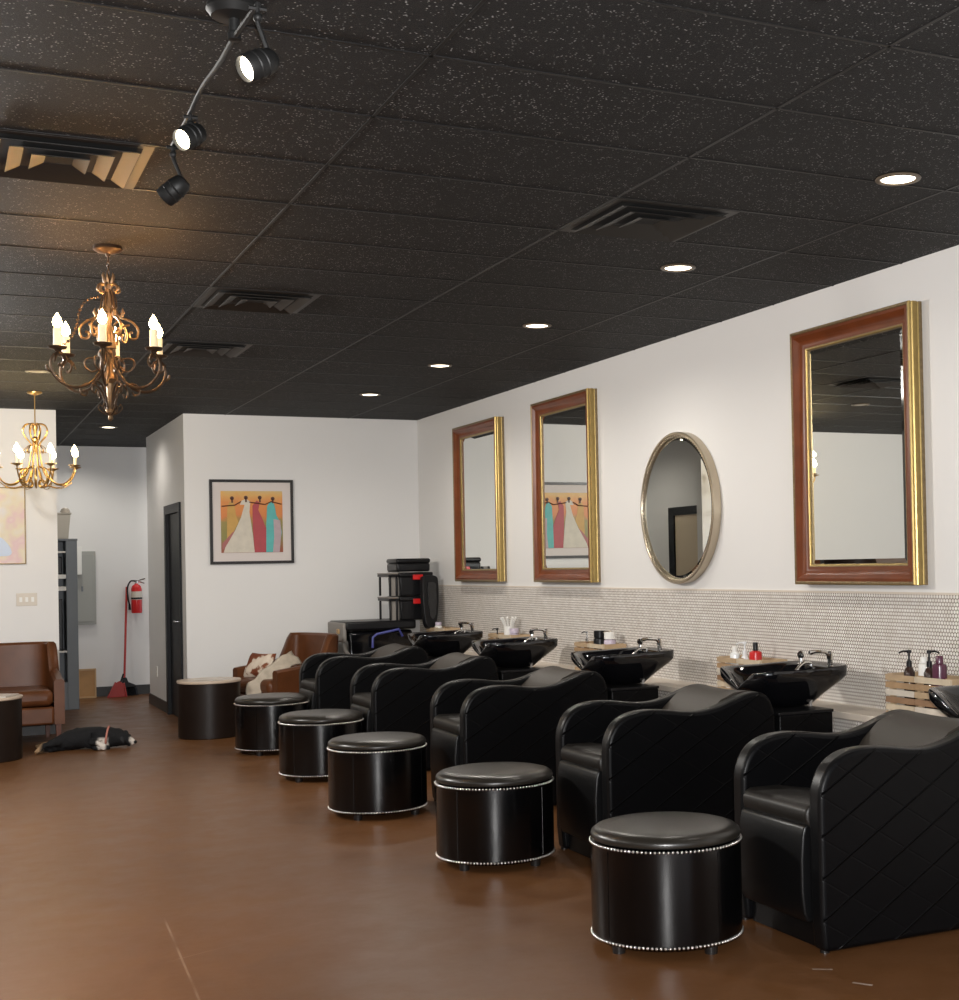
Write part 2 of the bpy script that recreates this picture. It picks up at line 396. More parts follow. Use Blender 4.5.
# ================================================================== ROOM SHELL
T = 0.15
struct(MB().box(X_LEFT - T, XW + T, Y_FRONT - T, 19.0, -0.12, 0).build('floor', 'floor'))
struct(MB().box(X_LEFT - T, XW + T, Y_FRONT - T, 19.0, H, H + 0.12).build('ceiling', 'ceiling'))
struct(MB().box(XW, XW + T, Y_FRONT - T, YB + T, 0, H).build('wall_right', 'wall'))
# block at the back: face towards the camera, and its flank along the corridor (door opening at Y 14.02..14.93)
DY0, DY1, DH = 14.02, 14.93, 2.10
b = MB()
b.box(XL, XW + T, YB, YB + T, 0, H)
b.box(XL, XL + T, YB + T, DY0, 0, H); b.box(XL, XL + T, DY1, YL, 0, H); b.box(XL, XL + T, DY0, DY1, DH, H)
b.box(XL + T, XW + T, YL - T, YL, 0, H)
struct(b.build('wall_back', 'wall'))
struct(MB().box(X_LEFT, XP, YB + 0.02, YB + 0.14, 0, H).build('wall_partition', 'wall'))
struct(MB().box(X_LEFT - T, XW + T, YF, YF + T, 0, H).build('wall_corridor', 'wall'))
struct(MB().box(X_LEFT - T, X_LEFT, Y_FRONT - T, YF, 0, H).build('wall_left', 'light_sink'))
# storefront behind the camera: wall with three tall windows
b = MB()
b.box(X_LEFT, XW, Y_FRONT - T, Y_FRONT, 0, 0.35); b.box(X_LEFT, XW, Y_FRONT - T, Y_FRONT, 2.75, H)
for x0, x1 in ((X_LEFT, -3.05), (-0.85, -0.65), (1.35, 1.55), (3.75, XW)): b.box(x0, x1, Y_FRONT - T, Y_FRONT, 0.35, 2.75)
struct(b.build('wall_front', 'wall'))
for i, (x0, x1) in enumerate(((-3.05, -0.85), (-0.65, 1.35), (1.55, 3.75))):
    b = MB()
    for q in ((x0, x0 + 0.05, 0.35, 2.75), (x1 - 0.05, x1, 0.35, 2.75), (x0 + 0.05, x1 - 0.05, 0.35, 0.40), (x0 + 0.05, x1 - 0.05, 2.70, 2.75)):
        b.box(q[0], q[1], Y_FRONT - 0.10, Y_FRONT - 0.04, q[2], q[3])
    struct(b.build('window_%d' % (i + 1), 'black_metal'))
# chase wall under the mosaic, with its ledge
LX, LZ = 4.25, 0.665
struct(MB().box(LX + 0.012, XW, Y_FRONT, YB, 0, LZ - 0.035).build('wall_chase', 'penny'))
struct(MB().box(LX - 0.008, XW, Y_FRONT, YB, LZ - 0.035, LZ).build('trim_1', 'ledge', bevel=0.004))
struct(MB().box(XW - 0.010, XW, Y_FRONT, YB, LZ, 1.275).build('wall_tile', 'penny'))
struct(MB().box(XW - 0.013, XW, Y_FRONT, YB, 1.275, 1.287).build('trim_2', 'ledge'))
# ceiling T-bars
b = MB()
k = -12
while GY0 + k * G < YF:
    y = GY0 + k * G
    x1 = XW
    b.box(X_LEFT, x1, y - 0.006, y + 0.006, H - 0.003, H + 0.001); k += 1
for k in range(-4, 3):
    x = GX0 + k * 2 * G
    if X_LEFT < x < XW: b.box(x - 0.006, x + 0.006, Y_FRONT, YF, H - 0.003, H + 0.001)
struct(b.build('trim_3', 'grid'))
# baseboards
struct(MB().box(XP + 0.3, 3.2, YF - 0.012, YF, 0, 0.115).build('baseboard_corridor', 'baseboard'))
b = MB(); b.box(XL - 0.012, XL, DY1 + 0.05, YL + 0.012, 0, 0.115); b.box(XL - 0.012, XL, YB, DY0 - 0.05, 0, 0.115)
struct(b.build('baseboard_flank', 'baseboard'))
struct(MB().box(XL - 0.012, LX, YB - 0.012, YB, 0, 0.115).build('baseboard_back', 'baseboard'))
b = MB(); b.box(X_LEFT, XP + 0.012, YB + 0.008, YB + 0.02, 0, 0.115); b.box(XP, XP + 0.012, YB + 0.02, YB + 0.14, 0, 0.115)
struct(b.build('baseboard_partition', 'baseboard'))

# door in the corridor flank
d = struct(MB().box(XL + 0.015, XL + 0.06, DY0 + 0.05, DY1 - 0.05, 0.01, DH - 0.04).build('door_1', 'door', bevel=0.003), 'narrow black door in the flank of the white block')
b = MB(); b.box(XL - 0.02, XL + T, DY0 - 0.04, DY0 + 0.05, 0, DH + 0.05); b.box(XL - 0.02, XL + T, DY1 - 0.05, DY1 + 0.04, 0, DH + 0.05); b.box(XL - 0.02, XL + T, DY0 + 0.05, DY1 - 0.05, DH - 0.04, DH + 0.05)
b.build('door_frame', 'door', d)
b = MB(); b.tube([(XL + 0.016, DY0 + 0.13, 0.98), (XL - 0.035, DY0 + 0.13, 0.98), (XL - 0.038, DY0 + 0.23, 0.98)], 0.010, 8); b.lathe([(0.026, 0), (0.026, 0.012)], (XL + 0.004, DY0 + 0.13, 0.98), 16, mtx=Matrix.Rotation(PI / 2, 3, 'Y'))
b.build('door_handle', 'chrome', d, smooth=True)
# wall on the far side of the corridor, with its own black-framed doorway (seen in the round mirror)
XC = 0.70
struct(MB().box(XC - 0.12, XC, YB + 0.14, YF, 0, H).build('wall_corridor_side', 'wall'))
d = struct(MB().box(XC, XC + 0.03, 14.22, 14.98, 0.01, 2.04).build('door_2', 'beige_panel'))
b = MB(); b.box(XC, XC + 0.05, 14.08, 14.22, 0, 2.14); b.box(XC, XC + 0.05, 14.98, 15.12, 0, 2.14); b.box(XC, XC + 0.05, 14.22, 14.98, 2.04, 2.14)
b.build('door_frame', 'door', d)

# ================================================================== BACKWASH CHAIRS
arm_top = [(0.0, 0.55), (0.004, 0.605), (0.022, 0.655), (0.052, 0.697), (0.095, 0.727), (0.15, 0.745), (0.23, 0.752), (0.33, 0.745), (0.44, 0.730), (0.53, 0.728), (0.62, 0.744), (0.71, 0.774), (0.80, 0.800), (0.87, 0.800), (0.92, 0.765), (0.95, 0.69)]
arm_poly = [(p[0], p[1]) for p in spline([(x, z, 0) for x, z in arm_top], 3)]
arm_poly = [(0.010, 0.006)] + [(0.0, 0.12)] + arm_poly + [(0.955, 0.55), (0.955, 0.006)]
UNIT_W = 0.635; AT = 0.085
def soft_prism(poly, y0, y1, bulge=0.0):
    return MB().prism(poly, y0, y1, 'y', 0, 1)

def superellipse(a, b, e, t):
    c, s = math.cos(t), math.sin(t)
    return a * abs(c) ** (2 / e) * (1 if c >= 0 else -1), b * abs(s) ** (2 / e) * (1 if s >= 0 else -1)
def make_basin(parent):
    """reclined shampoo bowl with a neck notch at the chair side"""
    N = 64; rings = []
    cx = 1.205
    def ring(a, b, z, dx=0.0, e=5, notch=0.0, nw=0.085, back=0.0):
        out = []
        for k in range(N):
            t = 2 * PI * k / N; x, y = superellipse(a, b, e, t)
            zz = z
            if x < 0: zz -= notch * math.exp(-(y / nw) ** 2) * min(1, (-x / a)) ** 2
            if x > 0: zz += back * (x / a)
            # the front wall leans outwards, waist of the bowl tapers
            out.append((cx + dx + x, y, zz))
        return out
    rings.append(ring(0.10, 0.10, 0.692, -0.01, 2.8))
    rings.append(ring(0.140, 0.135, 0.697, -0.01, 3.0))
    rings.append(ring(0.205, 0.180, 0.755, -0.018, 4.0, 0.0))
    rings.append(ring(0.272, 0.230, 0.822, -0.004, 5, 0.035, 0.11))
    rings.append(ring(0.286, 0.246, 0.850, 0, 6, 0.065, 0.11))
    rings.append(ring(0.288, 0.250, 0.888, 0, 6, 0.095, 0.11, back=0.010))
    rings.append(ring(0.284, 0.246, 0.896, 0, 6, 0.097, 0.11, back=0.010))
    rings.append(ring(0.272, 0.234, 0.893, 0, 6, 0.097, 0.11, back=0.010))
    rings.append(ring(0.225, 0.215, 0.882, -0.030, 4, 0.090, 0.105))
    rings.append(ring(0.205, 0.195, 0.835, -0.030, 3.6, 0.055, 0.10))
    rings.append(ring(0.165, 0.155, 0.775, -0.03, 3.2, 0.0))
    rings.append(ring(0.08, 0.07, 0.745, -0.01, 2.4, 0.0))
    vs = [p for r in rings for p in r]; n = len(rings)
    fs = [(i * N + k, i * N + (k + 1) % N, (i + 1) * N + (k + 1) % N, (i + 1) * N + k) for i in range(n - 1) for k in range(N)]
    fs += [tuple(reversed(range(N))), tuple((n - 1) * N + k for k in range(N))]
    bs = MB().add(vs, fs).build('basin', 'gloss_black', parent, smooth='all')
    bs['label'] = 'glossy black shampoo bowl with neck notch'
    b = MB(); b.lathe([(0.020, 0), (0.020, 0.012), (0.014, 0.016), (0.014, 0.045), (0.018, 0.055), (0.018, 0.085), (0.010, 0.092)], (1.395, -0.165, 0.885), 14)
    b.tube([(1.395, -0.165, 0.955), (1.365, -0.163, 0.975), (1.31, -0.155, 0.978), (1.275, -0.15, 0.972)], [0.010, 0.010, 0.009, 0.012], 8)
    b.build('faucet', 'chrome', bs, smooth=True)
    b = MB(); b.lathe([(0.022, 0), (0.022, 0.01), (0.012, 0.016), (0.011, 0.040), (0.020, 0.052), (0.021, 0.070), (0.008, 0.080)], (1.395, 0.11, 0.885), 14)
    b.build('water_valve', 'chrome', bs, smooth=True)
    b = MB(); b.tube(spline([(1.385, 0.0, 0.888), (1.38, 0.0, 0.905), (1.32, -0.015, 0.905), (1.26, -0.03, 0.86), (1.24, -0.035, 0.80)], 5), 0.008, 8); b.lathe([(0.016, 0), (0.018, 0.03), (0.010, 0.04)], (1.24, -0.035, 0.762), 12)
    b.build('spray_hose', 'chrome', bs, smooth=True)
    b = MB(); b.lathe([(0.022, 0), (0.022, 0.004)], (1.17, 0, 0.7445), 16); b.build('drain', 'chrome', bs, smooth=True)
    return bs

def make_chair():
    root = thing('backwash_chair', '', 'chair', group='black shampoo chairs along the tiled wall')
    h = UNIT_W / 2
    for y0, y1 in ((-h, -h + AT), (h - AT, h)):
        soft_prism(arm_poly, y0, y1).build('arm', ['leather', 'quilt'], root, bevel=0.020, bseg=4)
    yi = h - AT - 0.001
    # backrest: soft block rising from the seat to the bowl, dips in the middle of its width
    prof = [(0.36, 0.47), (0.44, 0.52), (0.52, 0.60), (0.60, 0.70), (0.68, 0.768), (0.76, 0.800), (0.84, 0.806), (0.90, 0.785), (0.935, 0.735), (0.948, 0.65), (0.948, 0.10), (0.36, 0.10)]
    NY = 12; vs = []; n = len(prof)
    for j in range(NY + 1):
        y = -yi + 2 * yi * j / NY; q = 1 - (y / yi) ** 2
        for i, (x, z) in enumerate(prof):
            vs.append((x, y, z - (0.008 * q if 1 <= i <= 8 else 0)))
    fs = [(j * n + i, j * n + (i + 1) % n, (j + 1) * n + (i + 1) % n, (j + 1) * n + i) for j in range(NY) for i in range(n)]
    fs += [tuple(range(n)), tuple(NY * n + i for i in reversed(range(n)))]
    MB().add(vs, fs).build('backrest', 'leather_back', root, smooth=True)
    # seat cushion
    sp = [(0.0, 0.47), (-0.006, 0.49), (-0.006, 0.515), (0.004, 0.535), (0.03, 0.547), (0.16, 0.545), (0.42, 0.50), (0.48, 0.46), (0.48, 0.40), (0.02, 0.44)]
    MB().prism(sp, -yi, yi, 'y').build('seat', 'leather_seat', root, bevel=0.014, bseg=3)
    # hanging leg-rest panel
    lp = [(0.04, 0.455), (0.004, 0.472), (-0.012, 0.462), (-0.022, 0.43), (-0.030, 0.34), (-0.030, 0.22), (-0.022, 0.14), (-0.004, 0.10), (0.04, 0.10)]
    MB().prism(lp, -yi + 0.004, yi - 0.004, 'y').build('leg_rest', 'leather', root, bevel=0.016, bseg=3)
    MB().box(0.035, 0.36, -yi, yi, 0.006, 0.44).build('base', 'leather', root)
    for fx, fy in ((0.03, -h + 0.035), (0.03, h - 0.035), (0.92, -h + 0.035), (0.92, h - 0.035)):
        MB().lathe([(0.018, 0), (0.018, 0.012)], (fx, fy, 0), 12).build('foot', 'foot', root, smooth=True)
    # pedestal carrying the bowl
    b = MB().box(0.972, 1.300, -h, h - 0.02, 0.012, 0.675, 0)
    b.mi[-4] = 1; b.mi[-3] = 1
    ped = b.build('pedestal', ['leather', 'quilt'], root, bevel=0.008)
    MB().box(0.966, 1.303, -h - 0.004, h - 0.016, 0.675, 0.690).build('cap', 'black_plastic', ped, bevel=0.003)
    MB().tube(spline([(1.34, -0.12, 0.80), (1.325, -0.13, 0.75), (1.29, -0.14, 0.73), (1.28, -0.14, 0.69)], 5), 0.009, 8).build('drain_hose', 'grey_plastic', root, smooth=True)
    MB().tube(spline([(1.37, 0.04, 0.80), (1.36, 0.03, 0.75), (1.30, 0.01, 0.715), (1.285, 0.0, 0.69)], 5), 0.008, 8).build('water_hose', 'grey_plastic', root, smooth=True)
    make_basin(root)
    return root
chair0 = make_chair()
CH = [(2.93, 4.595), (2.865, 6.265), (2.780, 8.03), (2.768, 9.85), (2.768, 11.45)]
chair_labels = ['black quilted shampoo chair nearest the camera, cut by the right edge of the photo',
                'black quilted shampoo chair second from the camera, bowl in front of the red bottle',
                'black quilted shampoo chair with bowl below the round mirror, middle one of the five',
                'black quilted shampoo chair with bowl in front of the white crown-shaped cup',
                'black quilted shampoo chair farthest back, beside the stacked black cases']
for i, (x, y) in enumerate(CH):
    if i == 0: chair0.location = (x, y, 0); chair0['label'] = chair_labels[0]
    else: dup(chair0, (x, y, 0), None, chair_labels[i])

# ================================================================== OTTOMANS
def make_ottoman():
    root = thing('ottoman', '', 'ottoman', group='round black studded ottomans')
    R = 0.292
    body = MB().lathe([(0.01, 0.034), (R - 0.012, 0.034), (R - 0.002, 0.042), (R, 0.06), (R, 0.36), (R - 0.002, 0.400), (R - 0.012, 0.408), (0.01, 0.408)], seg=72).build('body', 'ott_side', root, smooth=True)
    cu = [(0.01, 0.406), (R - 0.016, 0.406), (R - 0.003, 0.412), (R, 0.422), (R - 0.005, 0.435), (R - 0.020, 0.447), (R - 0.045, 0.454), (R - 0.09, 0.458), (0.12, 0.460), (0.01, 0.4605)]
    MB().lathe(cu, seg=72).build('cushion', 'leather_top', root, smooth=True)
    for k in range(4):
        a = math.radians(25) + k * PI / 2
        MB().tube([((R + 0.0003) * math.cos(a), (R + 0.0003) * math.sin(a), z) for z in (0.06, 0.2, 0.385)], 0.0016, 6).build('seam', 'ott_side', body, smooth=True)
    for z in (0.398, 0.046):
        b = MB()
        for k in range(110):
            a = 2 * PI * k / 110; b.sphere((R * math.cos(a), R * math.sin(a), z), 0.0062, 6)
        b.build('nailhead_trim', 'nail', root, smooth='all')
    for k in range(4):
        a = math.radians(25) + k * PI / 2
        MB().lathe([(0.024, 0), (0.027, 0.038)], (0.245 * math.cos(a), 0.245 * math.sin(a), 0), 18).build('foot', 'foot', root, smooth=True)
    return root
ott0 = make_ottoman()
OT = [(2.534, 4.759), (2.491, 6.479), (2.376, 8.121), (2.442, 9.727), (2.442, 11.311)]
ol = ['round black studded ottoman nearest the camera, at the front right', 'round black studded ottoman second from the camera, before the second chair',
      'round black studded ottoman in the middle of the row', 'round black studded ottoman fourth from the camera, partly behind the middle one',
      'round black studded ottoman farthest away, beside the brown drum table']
for i, (x, y) in enumerate(OT):
    rz = (-0.20, 0.10, 0.35, 0.2, 0.5)[i]
    if i == 0: ott0.location = (x, y, 0); ott0.rotation_euler.z = rz; ott0['label'] = ol[0]
    else: dup(ott0, (x, y, 0), rz, ol[i])

# ================================================================== MIRRORS
def frame_mirror(y0, y1, z0, z1, label):
    root = thing('wall_mirror', label, 'mirror', (XW, (y0 + y1) / 2, (z0 + z1) / 2), 0, 'tall framed wall mirrors')
    a, b_ = (y1 - y0) / 2, (z1 - z0) / 2
    # profile: (inset, height off the wall, material of the face that starts here)
    prof = [(0.0, 0.0, 2), (0.0, 0.020, 1), (0.004, 0.026, 1), (0.0, 0.032, 1), (0.0, 0.060, 1), (0.005, 0.066, 2), (0.0, 0.072, 1), (0.0, 0.080, 1), (0.006, 0.086, 2), (0.013, 0.086, 2), (0.018, 0.082, 0), (0.034, 0.084, 0), (0.052, 0.070, 0), (0.070, 0.052, 0), (0.088, 0.046, 0), (0.098, 0.047, 2), (0.104, 0.046, 1), (0.112, 0.038, 2), (0.112, 0.0, 1)]
    mb = MB(); n = len(prof)
    cor = [(-1, -1), (1, -1), (1, 1), (-1, 1)]
    vs = []
    for (sy, sz) in cor:
        for w_, h_, _ in prof: vs.append((-h_, sy * (a - w_), sz * (b_ - w_)))
    fs = []; mis = []
    for c in range(4):
        for i in range(n - 1):
            fs.append((c * n + i, ((c + 1) % 4) * n + i, ((c + 1) % 4) * n + i + 1, c * n + i + 1)); mis.append(prof[i][2])
    mb.add(vs, fs); mb.mi = mis
    fr = mb.build('frame', ['frame_wood', 'gold', 'gold_dark'], root, smooth=True)
    fr['label'] = 'reddish wooden frame with gold edges'
    # bevelled glass
    i_ = 0.110; bv = 0.028; g = MB()
    v = [(-0.030, sy * (a - i_), sz * (b_ - i_)) for sy, sz in cor] + [(-0.034, sy * (a - i_ - bv), sz * (b_ - i_ - bv)) for sy, sz in cor] + [(-0.006, sy * (a - i_), sz * (b_ - i_)) for sy, sz in cor]
    g.add(v, [(0, 1, 5, 4), (1, 2, 6, 5), (2, 3, 7, 6), (3, 0, 4, 7), (4, 5, 6, 7), (8, 9, 1, 0), (9, 10, 2, 1), (10, 11, 3, 2), (11, 8, 0, 3), (8, 11, 10, 9)])
    g.build('mirror_glass', 'mirror', root)
    return root
ZM0, ZM1 = 1.325, 2.775
frame_mirror(5.585, 6.67, ZM0, ZM1 - 0.01, 'large mirror in red wood and gold frame at right, reflecting the ceiling and chandelier')
frame_mirror(9.42, 10.53, ZM0, ZM1 + 0.015, 'tall mirror in red wood and gold frame reflecting the picture of robed figures')
frame_mirror(11.33, 12.45, ZM0, ZM1, 'tall mirror in red wood and gold frame nearest the back corner, reflecting bare wall')
# round mirror
root = thing('round_mirror', 'round mirror in champagne metal ring with beaded edge', 'mirror', (XW, 8.12, 1.828))
RR = 0.508; ry = Matrix.Rotation(-PI / 2, 3, 'Y')
MB().lathe([(RR - 0.004, 0.0), (RR, 0.004), (RR, 0.058), (RR - 0.005, 0.063), (RR - 0.016, 0.063), (RR - 0.020, 0.058), (RR - 0.022, 0.040), (RR - 0.022, 0.0)], seg=96, mtx=ry, cap=False).build('frame', 'champagne', root, smooth=True)
b = MB()
for k in range(120):
    a = 2 * PI * k / 120; b.sphere((-0.052, (RR - 0.026) * math.cos(a), (RR - 0.026) * math.sin(a)), 0.007, 6)
b.build('beading', 'champagne', root, smooth='all')
b = MB(); b.lathe([(0.001, 0.044), (RR - 0.055, 0.044), (RR - 0.023, 0.036), (RR - 0.023, 0.004)], seg=96, mtx=ry, cap=False)
b.build('mirror_glass', 'mirror', root)

# ================================================================== PICTURES
root = thing('framed_picture', 'black framed print of four robed figures on orange ground, on the back wall', 'picture', (2.803, YB, 1.945))
def rect_frame(a, b_, wd, dp, m, parent, y=0):
    mb = MB()
    mb.box(-a, a, y - dp, y, b_ - wd, b_); mb.box(-a, a, y - dp, y, -b_, -b_ + wd); mb.box(-a, -a + wd, y - dp, y, -b_ + wd, b_ - wd); mb.box(a - wd, a, y - dp, y, -b_ + wd, b_ - wd)
    return mb.build('frame', m, parent, bevel=0.002)
rect_frame(0.404, 0.412, 0.027, 0.030, 'black_frame', root)
MB().box(-0.378, 0.378, -0.016, -0.002, -0.386, 0.386).build('mat_board', 'artmat', root)
pr_ = MB().box(-0.298, 0.298, -0.019, -0.016, -0.302, 0.300).build('print', 'sunset', root)
def fig(name, pts, m, y):
    MB().prism([(x, z) for x, z in pts], y - 0.0015, y, 'y').build(name, m, pr_)
U = lambda px, py: ((px - 495) / 600 * 0.605, -(py - 493) / 590 * 0.602)      # layout inside the print
def P_(l): return [U(*q) for q in l]
fig('yellow_robe', P_([(262, 345), (285, 300), (318, 298), (330, 345), (345, 440), (365, 500), (300, 620), (255, 660), (258, 450)]), 'gold_robe', -0.0192)
fig('rose_shadow', P_([(210, 760), (210, 700), (300, 600), (350, 560), (330, 620), (230, 750)]), 'rose', -0.0194)
fig('white_robe', P_([(380, 330), (400, 290), (440, 275), (480, 300), (470, 400), (500, 620), (515, 787), (220, 787), (235, 740), (330, 580), (390, 450), (425, 330)]), 'white_robe', -0.0210)
fig('crimson_robe', P_([(500, 340), (540, 290), (570, 310), (555, 380), (600, 480), (630, 560), (625, 787), (515, 787), (500, 560)]), 'crimson_robe', -0.0225)
fig('teal_robe', P_([(640, 345), (665, 305), (700, 305), (715, 345), (728, 430), (765, 500), (780, 600), (760, 700), (700, 787), (625, 787), (630, 520)]), 'teal_robe', -0.0240)
fig('mauve_veil', P_([(700, 470), (765, 480), (775, 600), (755, 787), (690, 787), (705, 640)]), 'mauve_robe', -0.0255)
b = MB()
for (cx, cy) in ((305, 268), (437, 262), (570, 262), (695, 272)):
    x, z = U(cx, cy); b.lathe([(0.019, 0), (0.019, 0.0015)], (x, -0.0265, z), 12, mtx=Matrix.Rotation(PI / 2, 3, 'X')); b.prism([(x - 0.007, z - 0.045), (x + 0.010, z - 0.045), (x + 0.006, z), (x - 0.006, z)], -0.0280, -0.0265, 'y')
b.tube([(U(205, 345)[0], -0.0262, U(205, 345)[1]), (U(330, 335)[0], -0.0262, U(330, 335)[1]), (U(390, 300)[0], -0.0262, U(390, 300)[1])], 0.0055, 5)
b.tube([(U(470, 305)[0], -0.0262, U(470, 305)[1]), (U(620, 328)[0], -0.0262, U(620, 328)[1]), (U(680, 300)[0], -0.0262, U(680, 300)[1]), (U(780, 325)[0], -0.0262, U(780, 325)[1])], 0.0055, 5)
b.build('painted_heads', 'painted_skin', pr_)

root = thing('framed_picture', 'pale pastel print in thin frame behind the brass chandelier, cut by the left edge', 'picture', (0.33, YB + 0.02, 1.92))
rect_frame(0.435, 0.352, 0.010, 0.022, 'gold_dark', root)
p2 = MB().box(-0.426, 0.426, -0.012, -0.002, -0.343, 0.343).build('print', 'pale_art', root)
b = MB().prism([(x, z) for x, z, _ in spline([(0.10, -0.30, 0), (0.20, -0.28, 0), (0.30, -0.27, 0), (0.31, -0.22, 0), (0.27, -0.15, 0), (0.20, -0.09, 0), (0.10, -0.06, 0)], 4, True)], -0.0145, -0.012, 'y'); b.build('blue_shape', mat('pale_blue_wash', (0.50, 0.58, 0.72), 0.4), p2)

# ================================================================== CEILING FIXTURES
def make_downlight(lit=True):
    root = thing('recessed_light', '', 'light', group='recessed ceiling lights')
    MB().lathe([(0.070, 0.0), (0.088, 0.0), (0.092, -0.004), (0.090, -0.008), (0.074, -0.010), (0.068, -0.004)], seg=40, cap=False).build('trim_ring', 'can_trim', root, smooth=True)
    MB().lathe([(0.001, -0.009), (0.050, -0.008), (0.071, -0.004), (0.071, -0.001)], seg=40, cap=False).build('lens', 'diffuser' if lit else 'unlit', root, smooth=True)
    return root
dl0 = make_downlight()
DLP = [(3.486, 4.446), (3.463, 6.236), (3.453, 8.077), (3.445, 9.933), (3.440, 11.784), (1.648, 15.20)]
dlab = ['lit recessed ceiling light nearest the camera, at upper right', 'lit recessed ceiling light just beyond the black square vent',
        'lit recessed ceiling light above the right tall mirror of the back pair', 'lit recessed ceiling light second from the back wall', 'lit recessed ceiling light closest to the back wall corner', 'lit recessed ceiling light over the corridor, below the iron chandelier']
for i, (x, y) in enumerate(DLP):
    if i == 0: dl0.location = (x, y, H); dl0['label'] = dlab[0]
    else: dup(dl0, (x, y, H), None, dlab[i])
    l = lamp('downlight_or_fill_lamp', 'SPOT', (x, y, H - 0.02), (12, 30, 50, 60, 60, 26)[i], (1.0, 0.93, 0.84), spot_size=math.radians(165), spot_blend=0.7, shadow_soft_size=0.06)
for (x, y) in [(2.9, 16.95), (1.45, 16.9)]:  # added fill spots without fixtures, to brighten the corridor walls
    lamp('downlight_or_fill_lamp', 'SPOT', (x, y, H - 0.02), 30, (1.0, 0.95, 0.86), spot_size=math.radians(150), spot_blend=0.8, shadow_soft_size=0.06)
u = make_downlight(False); u.location = (0.721, 11.17, H); u['label'] = 'unlit recessed ceiling light behind the iron chandelier arms'
# added point fills out of view to even out the wall brightness
for (x, y, e) in [(-1.6, 0.5, 20), (-1.6, 3.0, 22), (-1.6, 5.2, 32), (-1.5, 7.2, 110), (-0.5, 9.1, 280), (1.2, 0.6, 15), (3.45, 2.6, 5)]:
    lamp('room_fill_lamp', 'POINT', (x, y, H - 0.22), e, (1.0, 0.965, 0.915), shadow_soft_size=0.11)

def make_vent():
    root = thing('ceiling_vent', '', 'vent', group='square black ceiling vents')
    s = 0.297; b = MB()
    def sq(mb, r0, z0, r1, z1):
        c = [(-1, -1), (1, -1), (1, 1), (-1, 1)]
        vs = [(x * r0, y * r0, z0) for x, y in c] + [(x * r1, y * r1, z1) for x, y in c] + [(x * r0, y * r0, z0 + 0.003) for x, y in c] + [(x * r1, y * r1, z1 + 0.003) for x, y in c]
        fs = [(i, (i + 1) % 4, 4 + (i + 1) % 4, 4 + i) for i in range(4)] + [(8 + i, 12 + i, 12 + (i + 1) % 4, 8 + (i + 1) % 4) for i in range(4)]
        fs += [(i, 8 + i, 8 + (i + 1) % 4, (i + 1) % 4) for i in range(4)] + [(4 + i, 4 + (i + 1) % 4, 12 + (i + 1) % 4, 12 + i) for i in range(4)]
        mb.add(vs, fs)
    sq(b, 0.297, -0.004, 0.262, -0.004); b.build('frame', 'vent', root)
    for r in (0.252, 0.175, 0.098):
        b = MB(); sq(b, r, -0.020, r - 0.050, -0.004); b.build('louvre', 'vent', root)
    MB().box(-0.265, 0.265, -0.265, 0.265, -0.0030, -0.0012).build('throat', 'vent_pit', root)
    return root
v0 = make_vent(); v0.location = (2.87, GY0 + 2.5 * G, H); v0['label'] = 'square black ceiling vent between the two nearest lit recessed lights'
dup(v0, (0.432, GY0 + 2.5 * G, H), None, 'square ceiling vent with warm-lit louvres left of the track light')
dup(v0, (1.65, GY0 + 6.5 * G, H), None, 'dark square ceiling vent to the right of the iron chandelier')
dup(v0, (1.65, GY0 + 9.5 * G, H), None, 'small-looking far ceiling vent beside the chandelier flames at right')
# black dome at the top edge
root = thing('ceiling_dome', 'small black dome on the ceiling, cut by the top edge of the photo', 'dome', (2.085, 2.955, H))
MB().lathe([(0.075, 0), (0.075, -0.012), (0.062, -0.014), (0.058, -0.035), (0.040, -0.055), (0.001, -0.062)], seg=32).build('shell', 'vent_pit', root, smooth=True)

# ---- track light
TX, TY = 0.745, 3.775
root = thing('track_light', 'black ceiling rail with three adjustable spot heads, two of them lit', 'light', (TX, TY, H))
MB().lathe([(0.001, 0), (0.072, 0), (0.074, -0.012), (0.060, -0.030), (0.014, -0.036), (0.014, -0.07), (0.018, -0.075), (0.018, -0.092), (0.001, -0.094)], seg=28, cap=False).build('canopy', 'black_metal', root, smooth=True)
rail = spline([(0.015, -0.23, -0.078), (0, 0, -0.084), (0.006, 0.25, -0.070), (0.0, 0.50, -0.062), (0.0, 0.72, -0.072), (0.0, 0.88, -0.076), (0.0, 1.08, -0.076)], 8)
MB().tube(rail, 0.0075, 8).build('rail', 'black_metal', root, smooth=True)
def head(px, py, drop, direction, lit, name_parent):
    d = Vector(direction).normalized(); q = d.to_track_quat('Z', 'Y').to_matrix()
    jz = -0.075; c = Vector((px, py, jz - drop))
    hb = MB()
    hb.lathe([(0.001, -0.052), (0.020, -0.052), (0.031, -0.040), (0.036, -0.015), (0.036, 0.042), (0.033, 0.046), (0.031, 0.040), (0.031, 0.030)], c, 24, mtx=q, cap=False)
    for z in (-0.012, 0.012): hb.lathe([(0.036, z), (0.0385, z + 0.003), (0.036, z + 0.006)], c, 24, mtx=q, cap=False)
    h = hb.build('spot_head', 'black_metal', name_parent, smooth=True)
    top = c - d * 0.03
    nk = MB(); nk.tube([(px, py, jz), (px, py, jz - 0.05), tuple(top + Vector((0, 0, 0.03))), tuple(top)], 0.0065, 8); nk.sphere((px, py, jz - 0.035), 0.013, 10); nk.tube([(px - 0.022, py, jz - 0.012), (px + 0.022, py, jz - 0.012)], 0.006, 6)
    nk.build('swivel', 'black_metal', h, smooth=True)
    MB().lathe([(0.001, 0.034), (0.020, 0.036), (0.031, 0.033), (0.031, 0.028)], c, 24, mtx=q, cap=False).build('bulb', 'spot_bulb' if lit else 'vent_pit', h, smooth=True)
    return c, d
